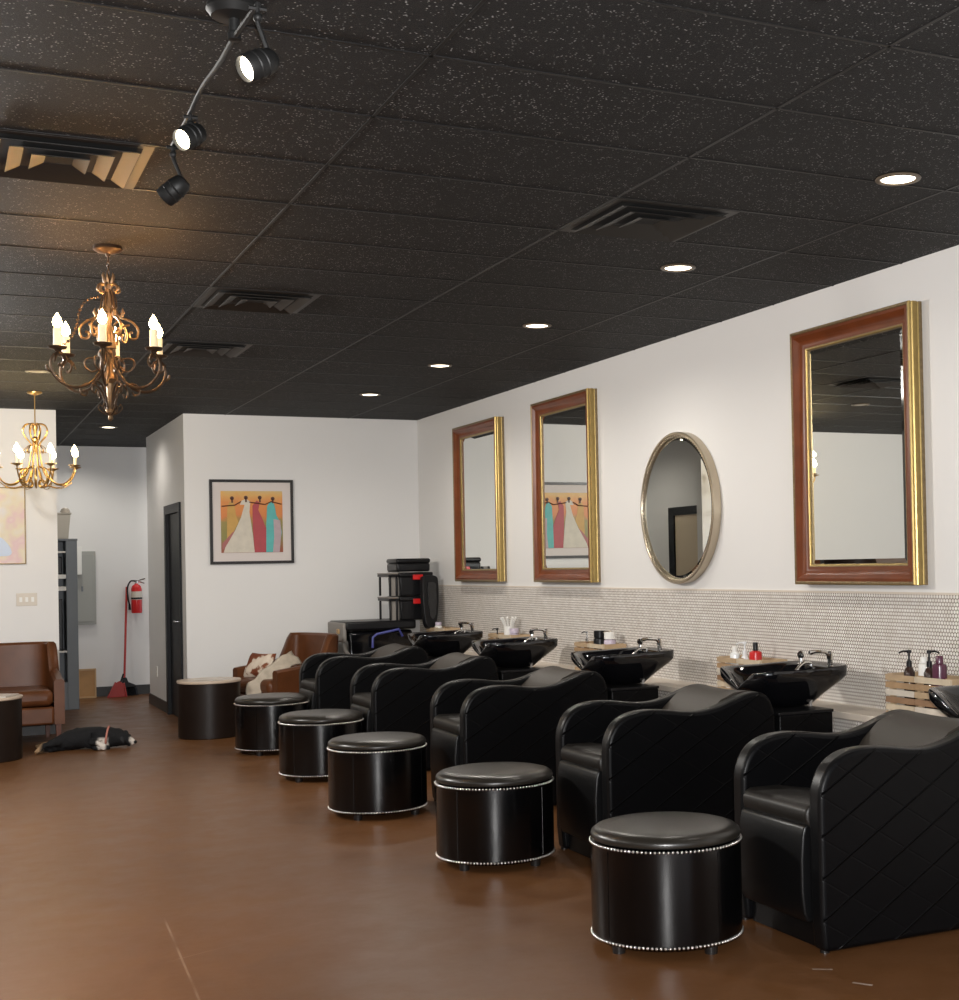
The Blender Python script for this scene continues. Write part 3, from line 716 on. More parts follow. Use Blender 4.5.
h1 = head(0.015, -0.225, 0.155, (-0.85, -0.28, -0.50), True, root)
h2 = head(0.0, 0.715, 0.072, (-0.72, -0.50, -0.50), True, root)
h3 = head(0.0, 1.065, 0.155, (-0.62, 0.35, -0.55), False, root)
for (c, d), e in ((h1, 36), (h2, 8)):
    p = Vector((TX, TY, H)) + c + d * 0.06
    l = lamp('spot_head_lamp', 'SPOT', p, e, (1.0, 0.72, 0.40), spot_size=math.radians(75), spot_blend=0.8, shadow_soft_size=0.03)
    aim(l, p + d)
# added out-of-frame spot for the track heads' warm pool on the lower-left floor
l = lamp('added_floor_wash', 'SPOT', (-0.5, 3.6, H - 0.2), 280, (1.0, 0.62, 0.14), spot_size=math.radians(52), spot_blend=1.0, shadow_soft_size=0.05); aim(l, (0.05, 5.6, 0))

# ---- iron chandelier
def polar(r, a, z): return (r * math.cos(a), r * math.sin(a), z)
def scroll(pts2, a, rad, mb, seg=6, n=6):
    mb.tube([polar(r, a, z) for r, z, _ in spline([(r, z, 0) for r, z in pts2], n)], rad, seg)
def candle_bulb(parent, x, y, z, hc, rc, hb, rb, n='candle'):
    c = MB().lathe([(0.001, 0), (rc, 0), (rc * 0.96, hc * 0.5), (rc * 1.0, hc - 0.006), (rc * 0.8, hc), (0.001, hc)], (x, y, z), 14, cap=False).build(n, 'candle', parent, smooth=True)
    MB().lathe([(0.004, hc), (rb * 0.8, hc + hb * 0.15), (rb, hc + hb * 0.36), (rb * 0.75, hc + hb * 0.62), (rb * 0.3, hc + hb * 0.86), (0.0008, hc + hb)], (x, y, z), 14, cap=False).build('bulb', 'flame', c, smooth=True)
CX, CY = 0.748, 6.81
root = thing('iron_chandelier', 'dark bronze scrolled iron chandelier with six lit candle bulbs, hanging at left', 'chandelier', (CX, CY, H))
MB().lathe([(0.001, 0), (0.064, 0), (0.066, -0.014), (0.050, -0.026), (0.012, -0.034), (0.008, -0.045), (0.001, -0.046)], seg=28, cap=False).build('canopy', 'iron', root, smooth=True)
b = MB()
for k in range(5):
    zc = -0.058 - k * 0.022; pts = [((0.007 * math.cos(t) if k % 2 else 0), (0 if k % 2 else 0.007 * math.cos(t)), zc + 0.015 * math.sin(t)) for t in [2 * PI * j / 10 for j in range(10)]]
    b.tube(pts, 0.0028, 5, closed=True)
b.build('chain', 'iron', root, smooth=True)
b = MB(); b.lathe([(0.001, -0.150), (0.008, -0.155), (0.020, -0.175), (0.010, -0.20), (0.008, -0.24), (0.014, -0.29), (0.018, -0.33), (0.010, -0.36), (0.022, -0.40), (0.032, -0.455), (0.032, -0.475), (0.018, -0.485), (0.016, -0.58), (0.030, -0.60), (0.034, -0.62), (0.016, -0.64), (0.013, -0.74), (0.022, -0.76), (0.024, -0.775), (0.010, -0.79), (0.012, -0.805), (0.001, -0.815)], seg=18, cap=False)
b.build('column', 'iron_gold', root, smooth=True)
b = MB()
for k in range(6):      # crown of leaves
    a = k * PI / 3 + 0.2
    scroll([(0.010, -0.185), (0.028, -0.175), (0.046, -0.185), (0.050, -0.205), (0.038, -0.212), (0.034, -0.200)], a, [0.006] * 31, b)
    b.tube([polar(0.006, a, -0.21), polar(0.018, a, -0.165), polar(0.026, a, -0.135), polar(0.024, a, -0.122)], [0.004, 0.008, 0.005, 0.001], 5)
b.build('leaf_crown', 'iron_gold', root, smooth=True)
TH = [math.radians(t) for t in (37, 97, 157, 217, 277, 337)]
for i, a0 in enumerate(TH):
    # angles are measured from the view's horizontal; turn them by the camera's yaw
    a = -(a0) - 0.106            # positive angles lean towards the camera
    b = MB()
    scroll([(0.020, -0.46), (0.030, -0.53), (0.052, -0.595), (0.10, -0.650), (0.16, -0.668), (0.215, -0.655), (0.262, -0.610), (0.272, -0.560), (0.252, -0.520), (0.222, -0.522), (0.210, -0.548), (0.222, -0.572), (0.238, -0.566)], a, 0.0068, b)
    scroll([(0.262, -0.610), (0.285, -0.598), (0.292, -0.575)], a, [0.006] * 12 + [0.001], b)
    arm = b.build('arm', 'iron', root, smooth=True)
    b = MB().lathe([(0.001, -0.512), (0.012, -0.510), (0.016, -0.503), (0.036, -0.498), (0.042, -0.488), (0.038, -0.486), (0.014, -0.490), (0.001, -0.490)], polar(0.240, a, 0), 18, cap=False)
    b.tube([polar(0.240, a, -0.512), polar(0.246, a, -0.53)], 0.006, 6)
    for t in range(3): b.tube([polar(0.235, a, -0.50), (polar(0.235, a, 0)[0] + 0.03 * math.cos(t * 2.1), polar(0.235, a, 0)[1] + 0.03 * math.sin(t * 2.1), -0.535), (polar(0.235, a, 0)[0] + 0.038 * math.cos(t * 2.1), polar(0.235, a, 0)[1] + 0.038 * math.sin(t * 2.1), -0.56)], [0.003, 0.006, 0.001], 5)
    b.build('drip_pan', 'iron', arm, smooth=True)
    x, y, _ = polar(0.240, a, 0)
    candle_bulb(root, x, y, -0.488, 0.085, 0.0185, 0.070, 0.021)
b = MB()
for k in range(6):      # upper stems that swell outward, upper acanthus scrolls, lower scrolls
    a = -TH[k] - 0.106 + PI / 6
    scroll([(0.010, -0.20), (0.030, -0.24), (0.034, -0.28), (0.016, -0.31)], a, 0.0035, b)
b.build('neck_scroll', 'iron', root, smooth=True)
for k in range(6):
    a = -TH[k] - 0.106 + PI / 6
    b = MB(); scroll([(0.012, -0.205), (0.020, -0.26), (0.030, -0.30), (0.055, -0.330), (0.10, -0.350), (0.128, -0.385), (0.120, -0.425), (0.095, -0.428), (0.088, -0.405), (0.104, -0.398)], a, 0.0062, b)
    scroll([(0.034, -0.46), (0.040, -0.41), (0.060, -0.375), (0.090, -0.365)], a, 0.0055, b)
    b.tube([polar(0.052, a, -0.335), polar(0.062, a, -0.305), polar(0.060, a, -0.285)], [0.007, 0.010, 0.001], 5)
    b.build('upper_scroll', 'iron_gold', root, smooth=True)
    b = MB(); scroll([(0.018, -0.76), (0.030, -0.70), (0.055, -0.655), (0.095, -0.640), (0.125, -0.655), (0.128, -0.685), (0.108, -0.695), (0.098, -0.678)], a, 0.005, b)
    scroll([(0.022, -0.50), (0.04, -0.56), (0.075, -0.585), (0.105, -0.565), (0.108, -0.535), (0.09, -0.522), (0.06, -0.525)], a, 0.0045, b)
    scroll([(0.012, -0.785), (0.035, -0.775), (0.052, -0.755), (0.046, -0.738), (0.036, -0.748)], a, 0.0035, b)
    b.build('lower_scroll', 'iron', root, smooth=True)
b = MB(); a = -TH[2] - 0.106      # side garland of leaves on the left
path = [polar(r, a, z) for r, z, _ in spline([(0.05, -0.24, 0), (0.10, -0.26, 0), (0.135, -0.31, 0), (0.150, -0.38, 0), (0.175, -0.44, 0), (0.225, -0.49, 0)], 6)]
b.tube(path, 0.0022, 5)
for p in path[::2]: b.sphere(p, 0.0075, 6)
b.build('bead_garland', 'iron', root, smooth=True)
for i, a0 in enumerate(TH):
    a = -a0 - 0.106; x, y, _ = polar(0.240, a, 0)
    lamp('candle_lamp', 'POINT', (CX + x, CY + y, H - 0.36), 9.0, (1.0, 0.46, 0.14), shadow_soft_size=0.02)

# ---- brass chandelier
BX, BY = 0.775, 12.46
root = thing('brass_chandelier', 'slender brass chandelier with eight lit candle bulbs, farther back at the left edge', 'chandelier', (BX, BY, H))
MB().lathe([(0.001, 0), (0.060, 0), (0.058, -0.012), (0.030, -0.022), (0.006, -0.028)], seg=24, cap=False).build('canopy', 'brass', root, smooth=True)
MB().tube([(0, 0, -0.02), (0, 0, -0.30)], 0.005, 8).build('rod', 'brass', root, smooth=True)
b = MB(); b.lathe([(0.001, -0.26), (0.018, -0.27), (0.024, -0.30), (0.012, -0.33), (0.010, -0.37), (0.026, -0.39), (0.026, -0.41), (0.008, -0.43), (0.001, -0.44)], seg=16, cap=False)
b.build('hub', 'brass', root, smooth=True)
for k in range(8):
    a = -0.061 + math.radians(20) + k * PI / 4
    b = MB(); scroll([(0.012, -0.275), (0.045, -0.265), (0.085, -0.28), (0.102, -0.32), (0.085, -0.37), (0.045, -0.42), (0.032, -0.46), (0.045, -0.56), (0.065, -0.66), (0.10, -0.72)], a, 0.0055, b); b.build('stem', 'brass', root, smooth=True)
    b = MB(); scroll([(0.030, -0.44), (0.055, -0.45), (0.085, -0.48), (0.080, -0.505), (0.062, -0.495)], a + PI / 8, 0.0035, b)
    scroll([(0.04, -0.62), (0.10, -0.65), (0.125, -0.70), (0.11, -0.765), (0.06, -0.795), (0.03, -0.77), (0.05, -0.735), (0.075, -0.75)], a + PI / 8, 0.006, b)
    b.build('basket_scroll', 'brass', root, smooth=True)
    b = MB(); scroll([(0.085, -0.665), (0.115, -0.715), (0.17, -0.765), (0.235, -0.770), (0.29, -0.730), (0.325, -0.665), (0.33, -0.625)], a, 0.006, b)
    scroll([(0.10, -0.78), (0.18, -0.80), (0.25, -0.785), (0.30, -0.745)], a, 0.0035, b)
    arm = b.build('arm', 'brass', root, smooth=True)
    MB().lathe([(0.001, -0.640), (0.010, -0.635), (0.030, -0.626), (0.048, -0.620), (0.046, -0.616), (0.010, -0.618), (0.001, -0.618)], polar(0.33, a, 0), 18, cap=False).build('drip_pan', 'brass', arm, smooth=True)
    x, y, _ = polar(0.33, a, 0)
    candle_bulb(root, x, y, -0.618, 0.085, 0.010, 0.085, 0.026)
    lamp('candle_lamp', 'POINT', (BX + x, BY + y, H - 0.40), 0.9, (1.0, 0.72, 0.38), shadow_soft_size=0.02)

# ================================================================== DRUM TABLES
def make_drum(loc, label):
    root = thing('drum_table', label, 'table', loc, 0, 'dark drum side tables with pale tops')
    MB().lathe([(0.001, 0), (0.262, 0), (0.268, 0.006), (0.268, 0.478), (0.26, 0.482), (0.001, 0.482)], seg=64, cap=False).build('drum', 'dark_wood', root, smooth=True)
    MB().lathe([(0.001, 0.482), (0.272, 0.482), (0.277, 0.488), (0.277, 0.500), (0.272, 0.505), (0.001, 0.506)], seg=64, cap=False).build('tabletop', 'table_top', root, smooth=True)
    return root
make_drum((2.19, 12.70, 0), 'dark round drum table with pale top, left of the farthest ottoman')
make_drum((0.36, 12.15, 0), 'dark round drum table with pale top, cut by the left edge before the armchair')
def magazine(loc, rz, label):
    root = thing('magazine', label, 'magazine', loc, rz, 'magazines on the drum tables')
    MB().box(-0.10, 0.10, -0.135, 0.135, 0.001, 0.006).build('pages', 'white', root)
    MB().box(-0.102, 0.102, -0.137, 0.137, 0.006, 0.0085).build('cover', 'paper', root)
magazine((2.22, 12.66, 0.506), 0.5, 'thin magazine lying on the drum table left of the ottomans')
magazine((0.46, 12.10, 0.506), -0.4, 'thin magazine lying on the drum table at the left edge')

# ================================================================== LEATHER ARMCHAIRS
def make_armchair(loc, rz, label):
    root = thing('leather_armchair', label, 'armchair', loc, rz, 'brown leather armchairs')
    # faces local -y; width 0.80, depth 0.74
    W = 0.40
    # curved tub shell: back and arms as one sweeping wall
    N = 40; pts = []
    def hgt(t):     # t 0..1 from the right arm front, round the back, to the left arm front
        q = abs(t - 0.5) * 2
        if q < 0.50: return 0.86
        if q < 0.62: return 0.86 - 0.25 * (0.5 - 0.5 * math.cos(PI * (q - 0.50) / 0.12))
        return 0.61 - 0.05 * ((q - 0.62) / 0.38)
    path = spline([(W, -0.34, 0), (W, -0.10, 0), (W - 0.005, 0.12, 0), (W - 0.05, 0.28, 0), (W - 0.17, 0.345, 0), (0, 0.36, 0), (-W + 0.17, 0.345, 0), (-W + 0.05, 0.28, 0), (-W + 0.005, 0.12, 0), (-W, -0.10, 0), (-W, -0.34, 0)], 6)
    n = len(path); vs = []
    for i, p in enumerate(path):
        t = i / (n - 1); p = Vector(p); a = Vector(path[max(0, i - 1)]); c = Vector(path[min(n - 1, i + 1)]); tg = (c - a).normalized(); nrm = Vector((tg.y, -tg.x, 0))
        if nrm.dot(p - Vector((0, -0.1, 0))) < 0: nrm = -nrm
        h = hgt(t); th = 0.085
        lean = 0.05 * (max(0, h - 0.5) / 0.36)
        fwd = Vector((0, 1, 0)) * lean * (1 if p.y > 0.1 else 0.3)
        o0 = p; i0 = p - nrm * th
        for q in ((o0, 0.17), (o0 + fwd * 0.5, 0.5 * h), (o0 + fwd, h - 0.02), (o0 + fwd - nrm * 0.02, h), (i0 + fwd + nrm * 0.02, h), (i0 + fwd, h - 0.02), (i0 + fwd * 0.5, 0.5 * h), (i0, 0.17)):
            vs.append((q[0].x, q[0].y, q[1]))
    fs = [(i * 8 + k, (i + 1) * 8 + k, (i + 1) * 8 + (k + 1) % 8, i * 8 + (k + 1) % 8) for i in range(n - 1) for k in range(8)]
    fs += [tuple(range(8)), tuple((n - 1) * 8 + k for k in reversed(range(8)))]
    MB().add(vs, fs).build('tub_back', 'brown_leather', root, smooth=True)
    s = W - 0.09
    MB().box(-s, s, -0.37, 0.27, 0.33, 0.475).build('seat_cushion', 'brown_leather', root, bevel=0.055, bseg=5)
    MB().box(-s - 0.005, s + 0.005, -0.35, 0.27, 0.17, 0.325).build('seat_rail', 'brown_leather', root, bevel=0.02)
    for lx, ly in ((-W + 0.05, -0.30), (W - 0.05, -0.30), (-W + 0.10, 0.27), (W - 0.10, 0.27)):
        MB().box(lx - 0.024, lx + 0.024, ly - 0.024, ly + 0.024, 0, 0.18, taper=0.65).build('leg', 'leg_wood', root, bevel=0.003)
    return root
make_armchair((0.61, 13.27, 0), 0, 'brown leather armchair at the left edge, under the light switch')
make_armchair((2.95, 12.99, 0), math.radians(-72), 'brown leather armchair in the back corner with a cowhide pillow')
root = thing('cowhide_pillow', 'brown and white cowhide pillow on the armchair beside the drum table', 'pillow', (2.72, 13.10, 0.58), math.radians(-60))
N = 14; vs = []; fs = []
for s_ in (1, -1):
    for i in range(N + 1):
        for j in range(N + 1):
            x = -1 + 2 * i / N; z = -1 + 2 * j / N; puff = ((1 - x ** 4) * (1 - z ** 4)) ** 0.5
            k = 1 - 0.08 * (1 - abs(x * z))
            vs.append((0.165 * x * k, s_ * 0.055 * puff, 0.125 * z * k))
for s_ in range(2):
    o = s_ * (N + 1) ** 2
    for i in range(N):
        for j in range(N):
            q = (o + i * (N + 1) + j, o + (i + 1) * (N + 1) + j, o + (i + 1) * (N + 1) + j + 1, o + i * (N + 1) + j + 1); fs.append(q)
pc = MB().add(vs, fs).build('cover', 'cowhide', root, smooth='all'); pc.rotation_euler = (math.radians(-28), 0, 0)
# pale hide throw over the near arm
def throw():
    root = thing('hide_throw', 'cream hide throw draped over the front of the corner armchair', 'throw', (2.90, 12.86, -0.01))
    NI, NJ = 14, 8; vs = []
    path = spline([(0.13, 0.10, 0.665), (0.05, 0.02, 0.652), (-0.05, -0.04, 0.60), (-0.14, -0.07, 0.54), (-0.24, -0.10, 0.47), (-0.30, -0.11, 0.42), (-0.345, -0.12, 0.33)], 3)
    n = len(path)
    for i, p in enumerate(path):
        wv = 0.050 + 0.012 * math.sin(i * 0.9)
        for j in range(NJ + 1):
            t = -1 + 2 * j / NJ
            vs.append((p[0] + t * wv * 0.9, p[1] - 0.02 - t * wv * 0.2, p[2] + 0.012 * math.sin(i * 1.1 + t * 4) - 0.05 * t))
    m_ = len(vs); vs += [(x, y, z - 0.014) for x, y, z in vs]
    fs = []
    for i in range(n - 1):
        for j in range(NJ):
            a = i * (NJ + 1) + j; q = (a, a + 1, a + NJ + 2, a + NJ + 1); fs.append(q); fs.append(tuple(m_ + v for v in reversed(q)))
    edge = [i * (NJ + 1) for i in range(n)] + [(n - 1) * (NJ + 1) + j for j in range(1, NJ + 1)] + [i * (NJ + 1) + NJ for i in reversed(range(n - 1))] + [j for j in reversed(range(1, NJ))]
    for k in range(len(edge)):
        a, c = edge[k], edge[(k + 1) % len(edge)]; fs.append((a, c, m_ + c, m_ + a))
    MB().add(vs, fs).build('hide', mat('cream_hide', (0.50, 0.43, 0.34), 0.8, noise=(12, 0.4), bump=(120, 0.8, 0.01)), root, smooth='all')
throw()

# ================================================================== DOG
def make_dog():
    root = thing('dog', 'black and white long-haired dog lying on its side on the floor', 'dog', (0.80, 12.50, 0), math.radians(-14))
    V = [(0.0, 0, 0)]; J = {}; verts = []; edges = []; rad = []
    def add(p, r, par=None):
        verts.append(p); rad.append(r); i = len(verts) - 1
        if par is not None: edges.append((par, i))
        return i
    hip = add((0.13, 0.0, 0.090), (0.100, 0.088))
    loin = add((0.25, 0.0, 0.095), (0.106, 0.094), hip); rib = add((0.37, 0.0, 0.097), (0.110, 0.096), loin); chest = add((0.47, 0.0, 0.095), (0.106, 0.094), rib)
    neck = add((0.54, 0.005, 0.092), (0.088, 0.086), chest); skull = add((0.615, 0.0, 0.085), (0.088, 0.082), neck)
    brow = add((0.655, -0.010, 0.072), (0.062, 0.060), skull); muz = add((0.70, -0.022, 0.045), (0.036, 0.034), brow); nose = add((0.735, -0.030, 0.038), (0.026, 0.025), muz)
    for dy, z in ((0.0, 0.035), (-0.03, 0.075)):   # hind legs, thigh -> hock -> paw
        th = add((0.12, -0.06 + dy, z), (0.052, 0.045), hip); kn = add((0.10, -0.13 + dy, z), (0.034, 0.032), th)
        hk = add((0.035, -0.145 + dy * 2, z * 0.8), (0.020, 0.020), kn); pw = add((0.008, -0.18 + dy * 2.4, 0.026), (0.017, 0.017), hk); add((-0.018, -0.195 + dy * 2.4, 0.022), (0.019, 0.016), pw)
    for dx, z in ((0.0, 0.03), (-0.03, 0.07)):     # front legs folded forward along the floor
        sh = add((0.46 + dx, -0.06, z), (0.040, 0.036), chest); el = add((0.42 + dx, -0.13, z), (0.026, 0.026), sh)
        wr = add((0.50 + dx, -0.17, z * 0.8), (0.018, 0.018), el); add((0.555 + dx, -0.175, 0.024), (0.019, 0.017), wr)
    t1 = add((0.08, 0.03, 0.06), (0.030, 0.030), hip); t2 = add((0.0, 0.06, 0.035), (0.026, 0.024), t1); add((-0.07, 0.10, 0.025), (0.016, 0.016), t2)
    me = bpy.data.meshes.new('body'); me.from_pydata(verts, edges, [])
    o = bpy.data.objects.new('body', me); COL.objects.link(o); o.parent = root
    me.materials.append(M['fur'])
    sk = o.modifiers.new('skin', 'SKIN'); sk.use_smooth_shade = True
    sv = me.skin_vertices[0].data if len(me.skin_vertices) else None
    if sv is None:
        bpy.context.view_layer.objects.active = o
        bpy.ops.mesh.customdata_skin_add(); sv = me.skin_vertices[0].data
    for i, r in enumerate(rad): sv[i].radius = r; sv[i].use_root = (i == 0)
    ss = o.modifiers.new('subdivision', 'SUBSURF'); ss.levels = 2; ss.render_levels = 2
    dm = o.modifiers.new('shag', 'DISPLACE'); tx = bpy.data.textures.new('shag', 'CLOUDS'); tx.noise_scale = 0.030; dm.texture = tx; dm.strength = 0.030
    for s_, z in ((1, 0.105), (-1, 0.085)):
        b = MB(); b.tube([(0.615, 0.030 * s_ + 0.005, z), (0.625, 0.052 * s_, z + 0.002), (0.640, 0.066 * s_ - 0.005, z - 0.022), (0.650, 0.066 * s_ - 0.012, z - 0.045)], [0.018, 0.024, 0.017, 0.004], 8)
        b.build('ear', mat('black_ear_fur', K, 0.8), root, smooth='all')
    b = MB(); b.sphere((0.738, -0.034, 0.044), 0.014, 10); b.build('nose', 'black_plastic', root, smooth='all')
    b = MB(); pts = [(0.513 + 0.012 * math.sin(t), 0.092 * math.cos(t), 0.092 + 0.088 * math.sin(t)) for t in [2 * PI * k / 28 for k in range(28)]]; b.tube(pts, 0.009, 6, closed=True)
    b.build('collar', mat('faded_red_collar', (0.42, 0.16, 0.12), 0.6), root, smooth='all')
make_dog()

# ================================================================== CORRIDOR
# extinguisher
root = thing('fire_extinguisher', 'red fire extinguisher hung on the corridor wall above the broom', 'fire extinguisher', (2.19, YF - 0.075, 0.985))
MB().lathe([(0.001, 0), (0.058, 0), (0.062, 0.01), (0.062, 0.285), (0.05, 0.325), (0.022, 0.345), (0.020, 0.355), (0.001, 0.356)], seg=28, cap=False).build('cylinder', 'red', root, smooth=True)
b = MB(); b.lathe([(0.0628, 0.16), (0.0628, 0.26)], seg=28, cap=False); b.build('paper_label', 'offwhite', root, smooth=True)
b = MB(); b.lathe([(0.0638, 0.165), (0.0645, 0.17), (0.0645, 0.182), (0.0638, 0.187)], seg=28, cap=False); b.box(-0.02, 0.02, 0.06, 0.073, 0.10, 0.25); b.build('bracket', 'black_metal', root, smooth=True)
b = MB(); b.lathe([(0.018, 0.355), (0.02, 0.385), (0.012, 0.395), (0.001, 0.396)], seg=14); b.tube([(0, 0, 0.385), (0.04, -0.01, 0.395), (0.10, -0.01, 0.41)], 0.008, 6); b.tube([(0, 0, 0.375), (0.05, -0.01, 0.370), (0.09, -0.01, 0.355)], 0.007, 6)
b.build('valve_handle', 'chrome', root, smooth=True)
b = MB(); b.tube(spline([(-0.01, -0.01, 0.385), (-0.07, -0.02, 0.38), (-0.105, -0.02, 0.30), (-0.10, -0.02, 0.18), (-0.085, -0.02, 0.10)], 6), 0.010, 8); b.tube([(-0.085, -0.02, 0.11), (-0.082, -0.02, 0.04)], [0.012, 0.016], 8)
b.build('hose', 'black_plastic', root, smooth=True)
# broom
root = thing('broom', 'broom with red pole leaning on the corridor wall', 'broom', (2.03, 17.50, 0))
MB().tube([(0.0, -0.02, 0.17), (0.055, 0.075, 1.30)], 0.013, 10).build('pole', 'red_plastic', root, smooth=True)
MB().prism([(-0.02, 0.22), (0.025, 0.22), (0.045, 0.165), (0.13, 0.125), (0.135, 0.10), (-0.06, 0.10), (-0.05, 0.15), (-0.025, 0.17)], -0.045, 0.0, 'y').build('head', 'black_plastic', root, bevel=0.008)
b = MB()
for k in range(34):
    x = -0.055 + 0.185 * k / 33; b.tube([(x, -0.02 + 0.012 * (k % 3 - 1), 0.11), (x * 1.15 + 0.003, -0.02 + 0.02 * (k % 3 - 1), 0.0)], 0.0045, 4)
b.build('bristles', 'black_plastic', root)['kind'] = 'stuff'
# dustpan
root = thing('dustpan', 'red dustpan standing against the broom head', 'dustpan', (1.93, 17.36, 0))
b = MB(); b.prism([(-0.10, 0.0), (0.10, 0.0), (0.075, 0.16), (0.03, 0.19), (-0.01, 0.17)], -0.012, 0.0, 'y'); b.build('pan', 'red_plastic', root, bevel=0.003)
b = MB(); b.prism([(-0.10, 0.0), (-0.112, 0.0), (-0.02, 0.185), (-0.01, 0.17)], -0.05, 0.0, 'y'); b.prism([(0.10, 0.0), (0.112, 0.0), (0.085, 0.17), (0.075, 0.16)], -0.05, 0.0, 'y'); b.build('rim', 'red_plastic', root)
MB().tube([(0.045, -0.01, 0.18), (0.08, 0.02, 0.27)], 0.010, 8).build('grip', 'black_plastic', root, smooth=True)
# electrical panel
root = thing('electrical_panel', 'grey electrical panel box on the corridor wall beside the shelving', 'electrical panel', (1.60, YF, 1.30))
MB().box(-0.165, 0.135, -0.05, 0, -0.435, 0.435).build('housing', 'panel_grey', root, bevel=0.003)
MB().box(-0.14, 0.11, -0.058, -0.05, -0.40, 0.40).build('door_panel', 'panel_grey', root, bevel=0.003)
MB().box(-0.03, -0.008, -0.064, -0.058, -0.04, 0.02).build('latch', 'grey_metal', root)
tag(MB().box(1.33, 1.575, YF - 0.13, YF - 0.0585, 1.46, 1.79).build('alarm_box', 'white', bevel=0.004), 'small white box on the corridor wall overlapping the electrical panel', 'wall box')
# wooden board box
root = thing('wooden_panel', 'honey-coloured wooden panel leaning low against the corridor wall', 'wooden panel', (1.615, 17.50, 0))
MB().box(-0.085, 0.085, -0.01, 0.06, 0.0, 0.325).build('board', 'kraft', root)
b = MB(); b.box(-0.10, 0.10, -0.03, -0.01, 0.325, 0.345); b.box(-0.10, 0.10, -0.03, -0.01, 0, 0.018); b.box(-0.10, -0.085, -0.03, -0.01, 0.018, 0.325); b.box(0.085, 0.10, -0.03, -0.01, 0.018, 0.325)
b.build('rim', 'kraft_edge', root)
# tall shelving
root = thing('shelving_unit', 'tall grey metal shelving unit in the corridor behind the partition', 'shelf', (1.075, 16.30, 0))
b = MB(); b.box(0.215, 0.33, -0.20, 0.20, 0, 1.83); b.box(-0.33, -0.215, -0.20, 0.20, 0, 1.83); b.box(-0.215, 0.215, 0.17, 0.20, 0.0, 1.83)
b.build('side_panel', 'grey_metal', root, bevel=0.004)
MB().box(-0.335, 0.335, -0.205, 0.205, 1.83, 1.852).build('top_panel', 'grey_metal', root, bevel=0.003)
MB().box(-0.215, 0.215, -0.19, 0.17, 0.0, 0.30).build('kick_box', 'grey_metal', root)
for z in (0.62, 1.29, 1.42, 1.70): MB().box(-0.215, 0.215, -0.19, 0.17, z, z + 0.045 if 1.2 < z < 1.5 else z + 0.018).build('shelf', 'white', root)
tag(MB().box(0.90, 1.255, 16.16, 16.44, 0.639, 1.20).build('storage_box', 'black_plastic', bevel=0.01), 'large black box on a shelf of the grey shelving unit', 'box')
tag(MB().box(0.90, 1.255, 16.16, 16.44, 1.466, 1.66).build('storage_box', 'black_plastic', bevel=0.01), 'low black box on the upper shelf of the grey shelving unit', 'box')
root = thing('storage_bin', 'beige translucent bin on top of the grey shelving unit', 'bin', (1.22, 16.28, 1.852))
b = MB().box(-0.16, 0.13, -0.12, 0.12, 0.0, 0.27, taper=0.82); b.build('tub', 'bin', root, bevel=0.006)
MB().box(-0.17, 0.14, -0.13, 0.13, 0.27, 0.285).build('lid', 'bin', root, bevel=0.003)
MB().lathe([(0.001, 0.285), (0.045, 0.285), (0.052, 0.30), (0.040, 0.33), (0.018, 0.345), (0.001, 0.347)], (0.085, 0, 0), 18, cap=False).build('knob', 'offwhite', root, smooth=True)

# wall plates
root = thing('light_switch', 'ivory light switch plate above the left armchair', 'light switch', (0.765, YB + 0.02, 1.243))
MB().box(-0.088, 0.088, -0.006, 0, -0.058, 0.058).build('plate', 'offwhite', root, bevel=0.002)
for k in range(3): MB().box(-0.062 + k * 0.05, -0.038 + k * 0.05, -0.012, -0.006, -0.022, 0.022).build('switch', 'white', root)
root = thing('wall_outlet', 'white power outlet low on the corridor flank wall', 'outlet', (XL, 15.75, 0.39))
MB().box(-0.006, 0, -0.038, 0.038, -0.058, 0.058).build('plate', 'white', root, bevel=0.002)
for z in (-0.024, 0.024): MB().box(-0.008, -0.006, -0.014, 0.014, z - 0.014, z + 0.014).build('socket', 'offwhite', root)

# ================================================================== CRATES ON THE LEDGE
def make_crate():
    root = thing('pallet_crate', '', 'crate', group='slatted wooden crates on the ledge')
    L, D, Hc = 0.25, 0.088, 0.222        # half length (y), half depth (x), height
    mats = ['slat0', 'slat1', 'slat2', 'slat3', 'slat4']
    order = [1, 4, 3, 2, 0, 1, 2]; hh = Hc / 6
    for s_ in (-1, 1):
        b = MB()
        for k in range(6):
            z0 = k * hh + 0.002; 
            b.box(s_ * D - 0.006, s_ * D + 0.006, -L, 0.02, z0, z0 + hh - 0.008, (order[k] + (0 if s_ < 0 else 1)) % 5)
            b.box(s_ * D - 0.006, s_ * D + 0.006, 0.024, L, z0 - 0.001, z0 + hh - 0.009, (order[5 - k] + 1) % 5)
        b.build('slatted_side', mats, root)
    for s_ in (-1, 1):
        b = MB(); b.box(-D + 0.006, D - 0.006, s_ * (L - 0.012) - 0.008, s_ * (L - 0.012) + 0.008, 0.03, Hc - 0.045, 4)
        b.box(-D + 0.006, D - 0.006, s_ * (L - 0.012) - 0.010, s_ * (L - 0.012) + 0.010, Hc - 0.040, Hc - 0.004, 2)
        b.build('end_board', mats, root)
    for sx in (-1, 1):
        for sy in (-1, 0, 1):
            MB().box(sx * (D - 0.016) - 0.010, sx * (D - 0.016) + 0.010, sy * (L - 0.035) - 0.014, sy * (L - 0.035) + 0.014, 0.0, Hc - 0.003).build('post', 'slat2', root)
    MB().box(-D + 0.006, D - 0.006, -L + 0.022, L - 0.022, 0.003, 0.012).build('bottom', 'slat3', root)
    return root
c0 = make_crate()
CXC = 4.395
CR = [5.43, 7.11, 9.22, 11.02, 12.70]
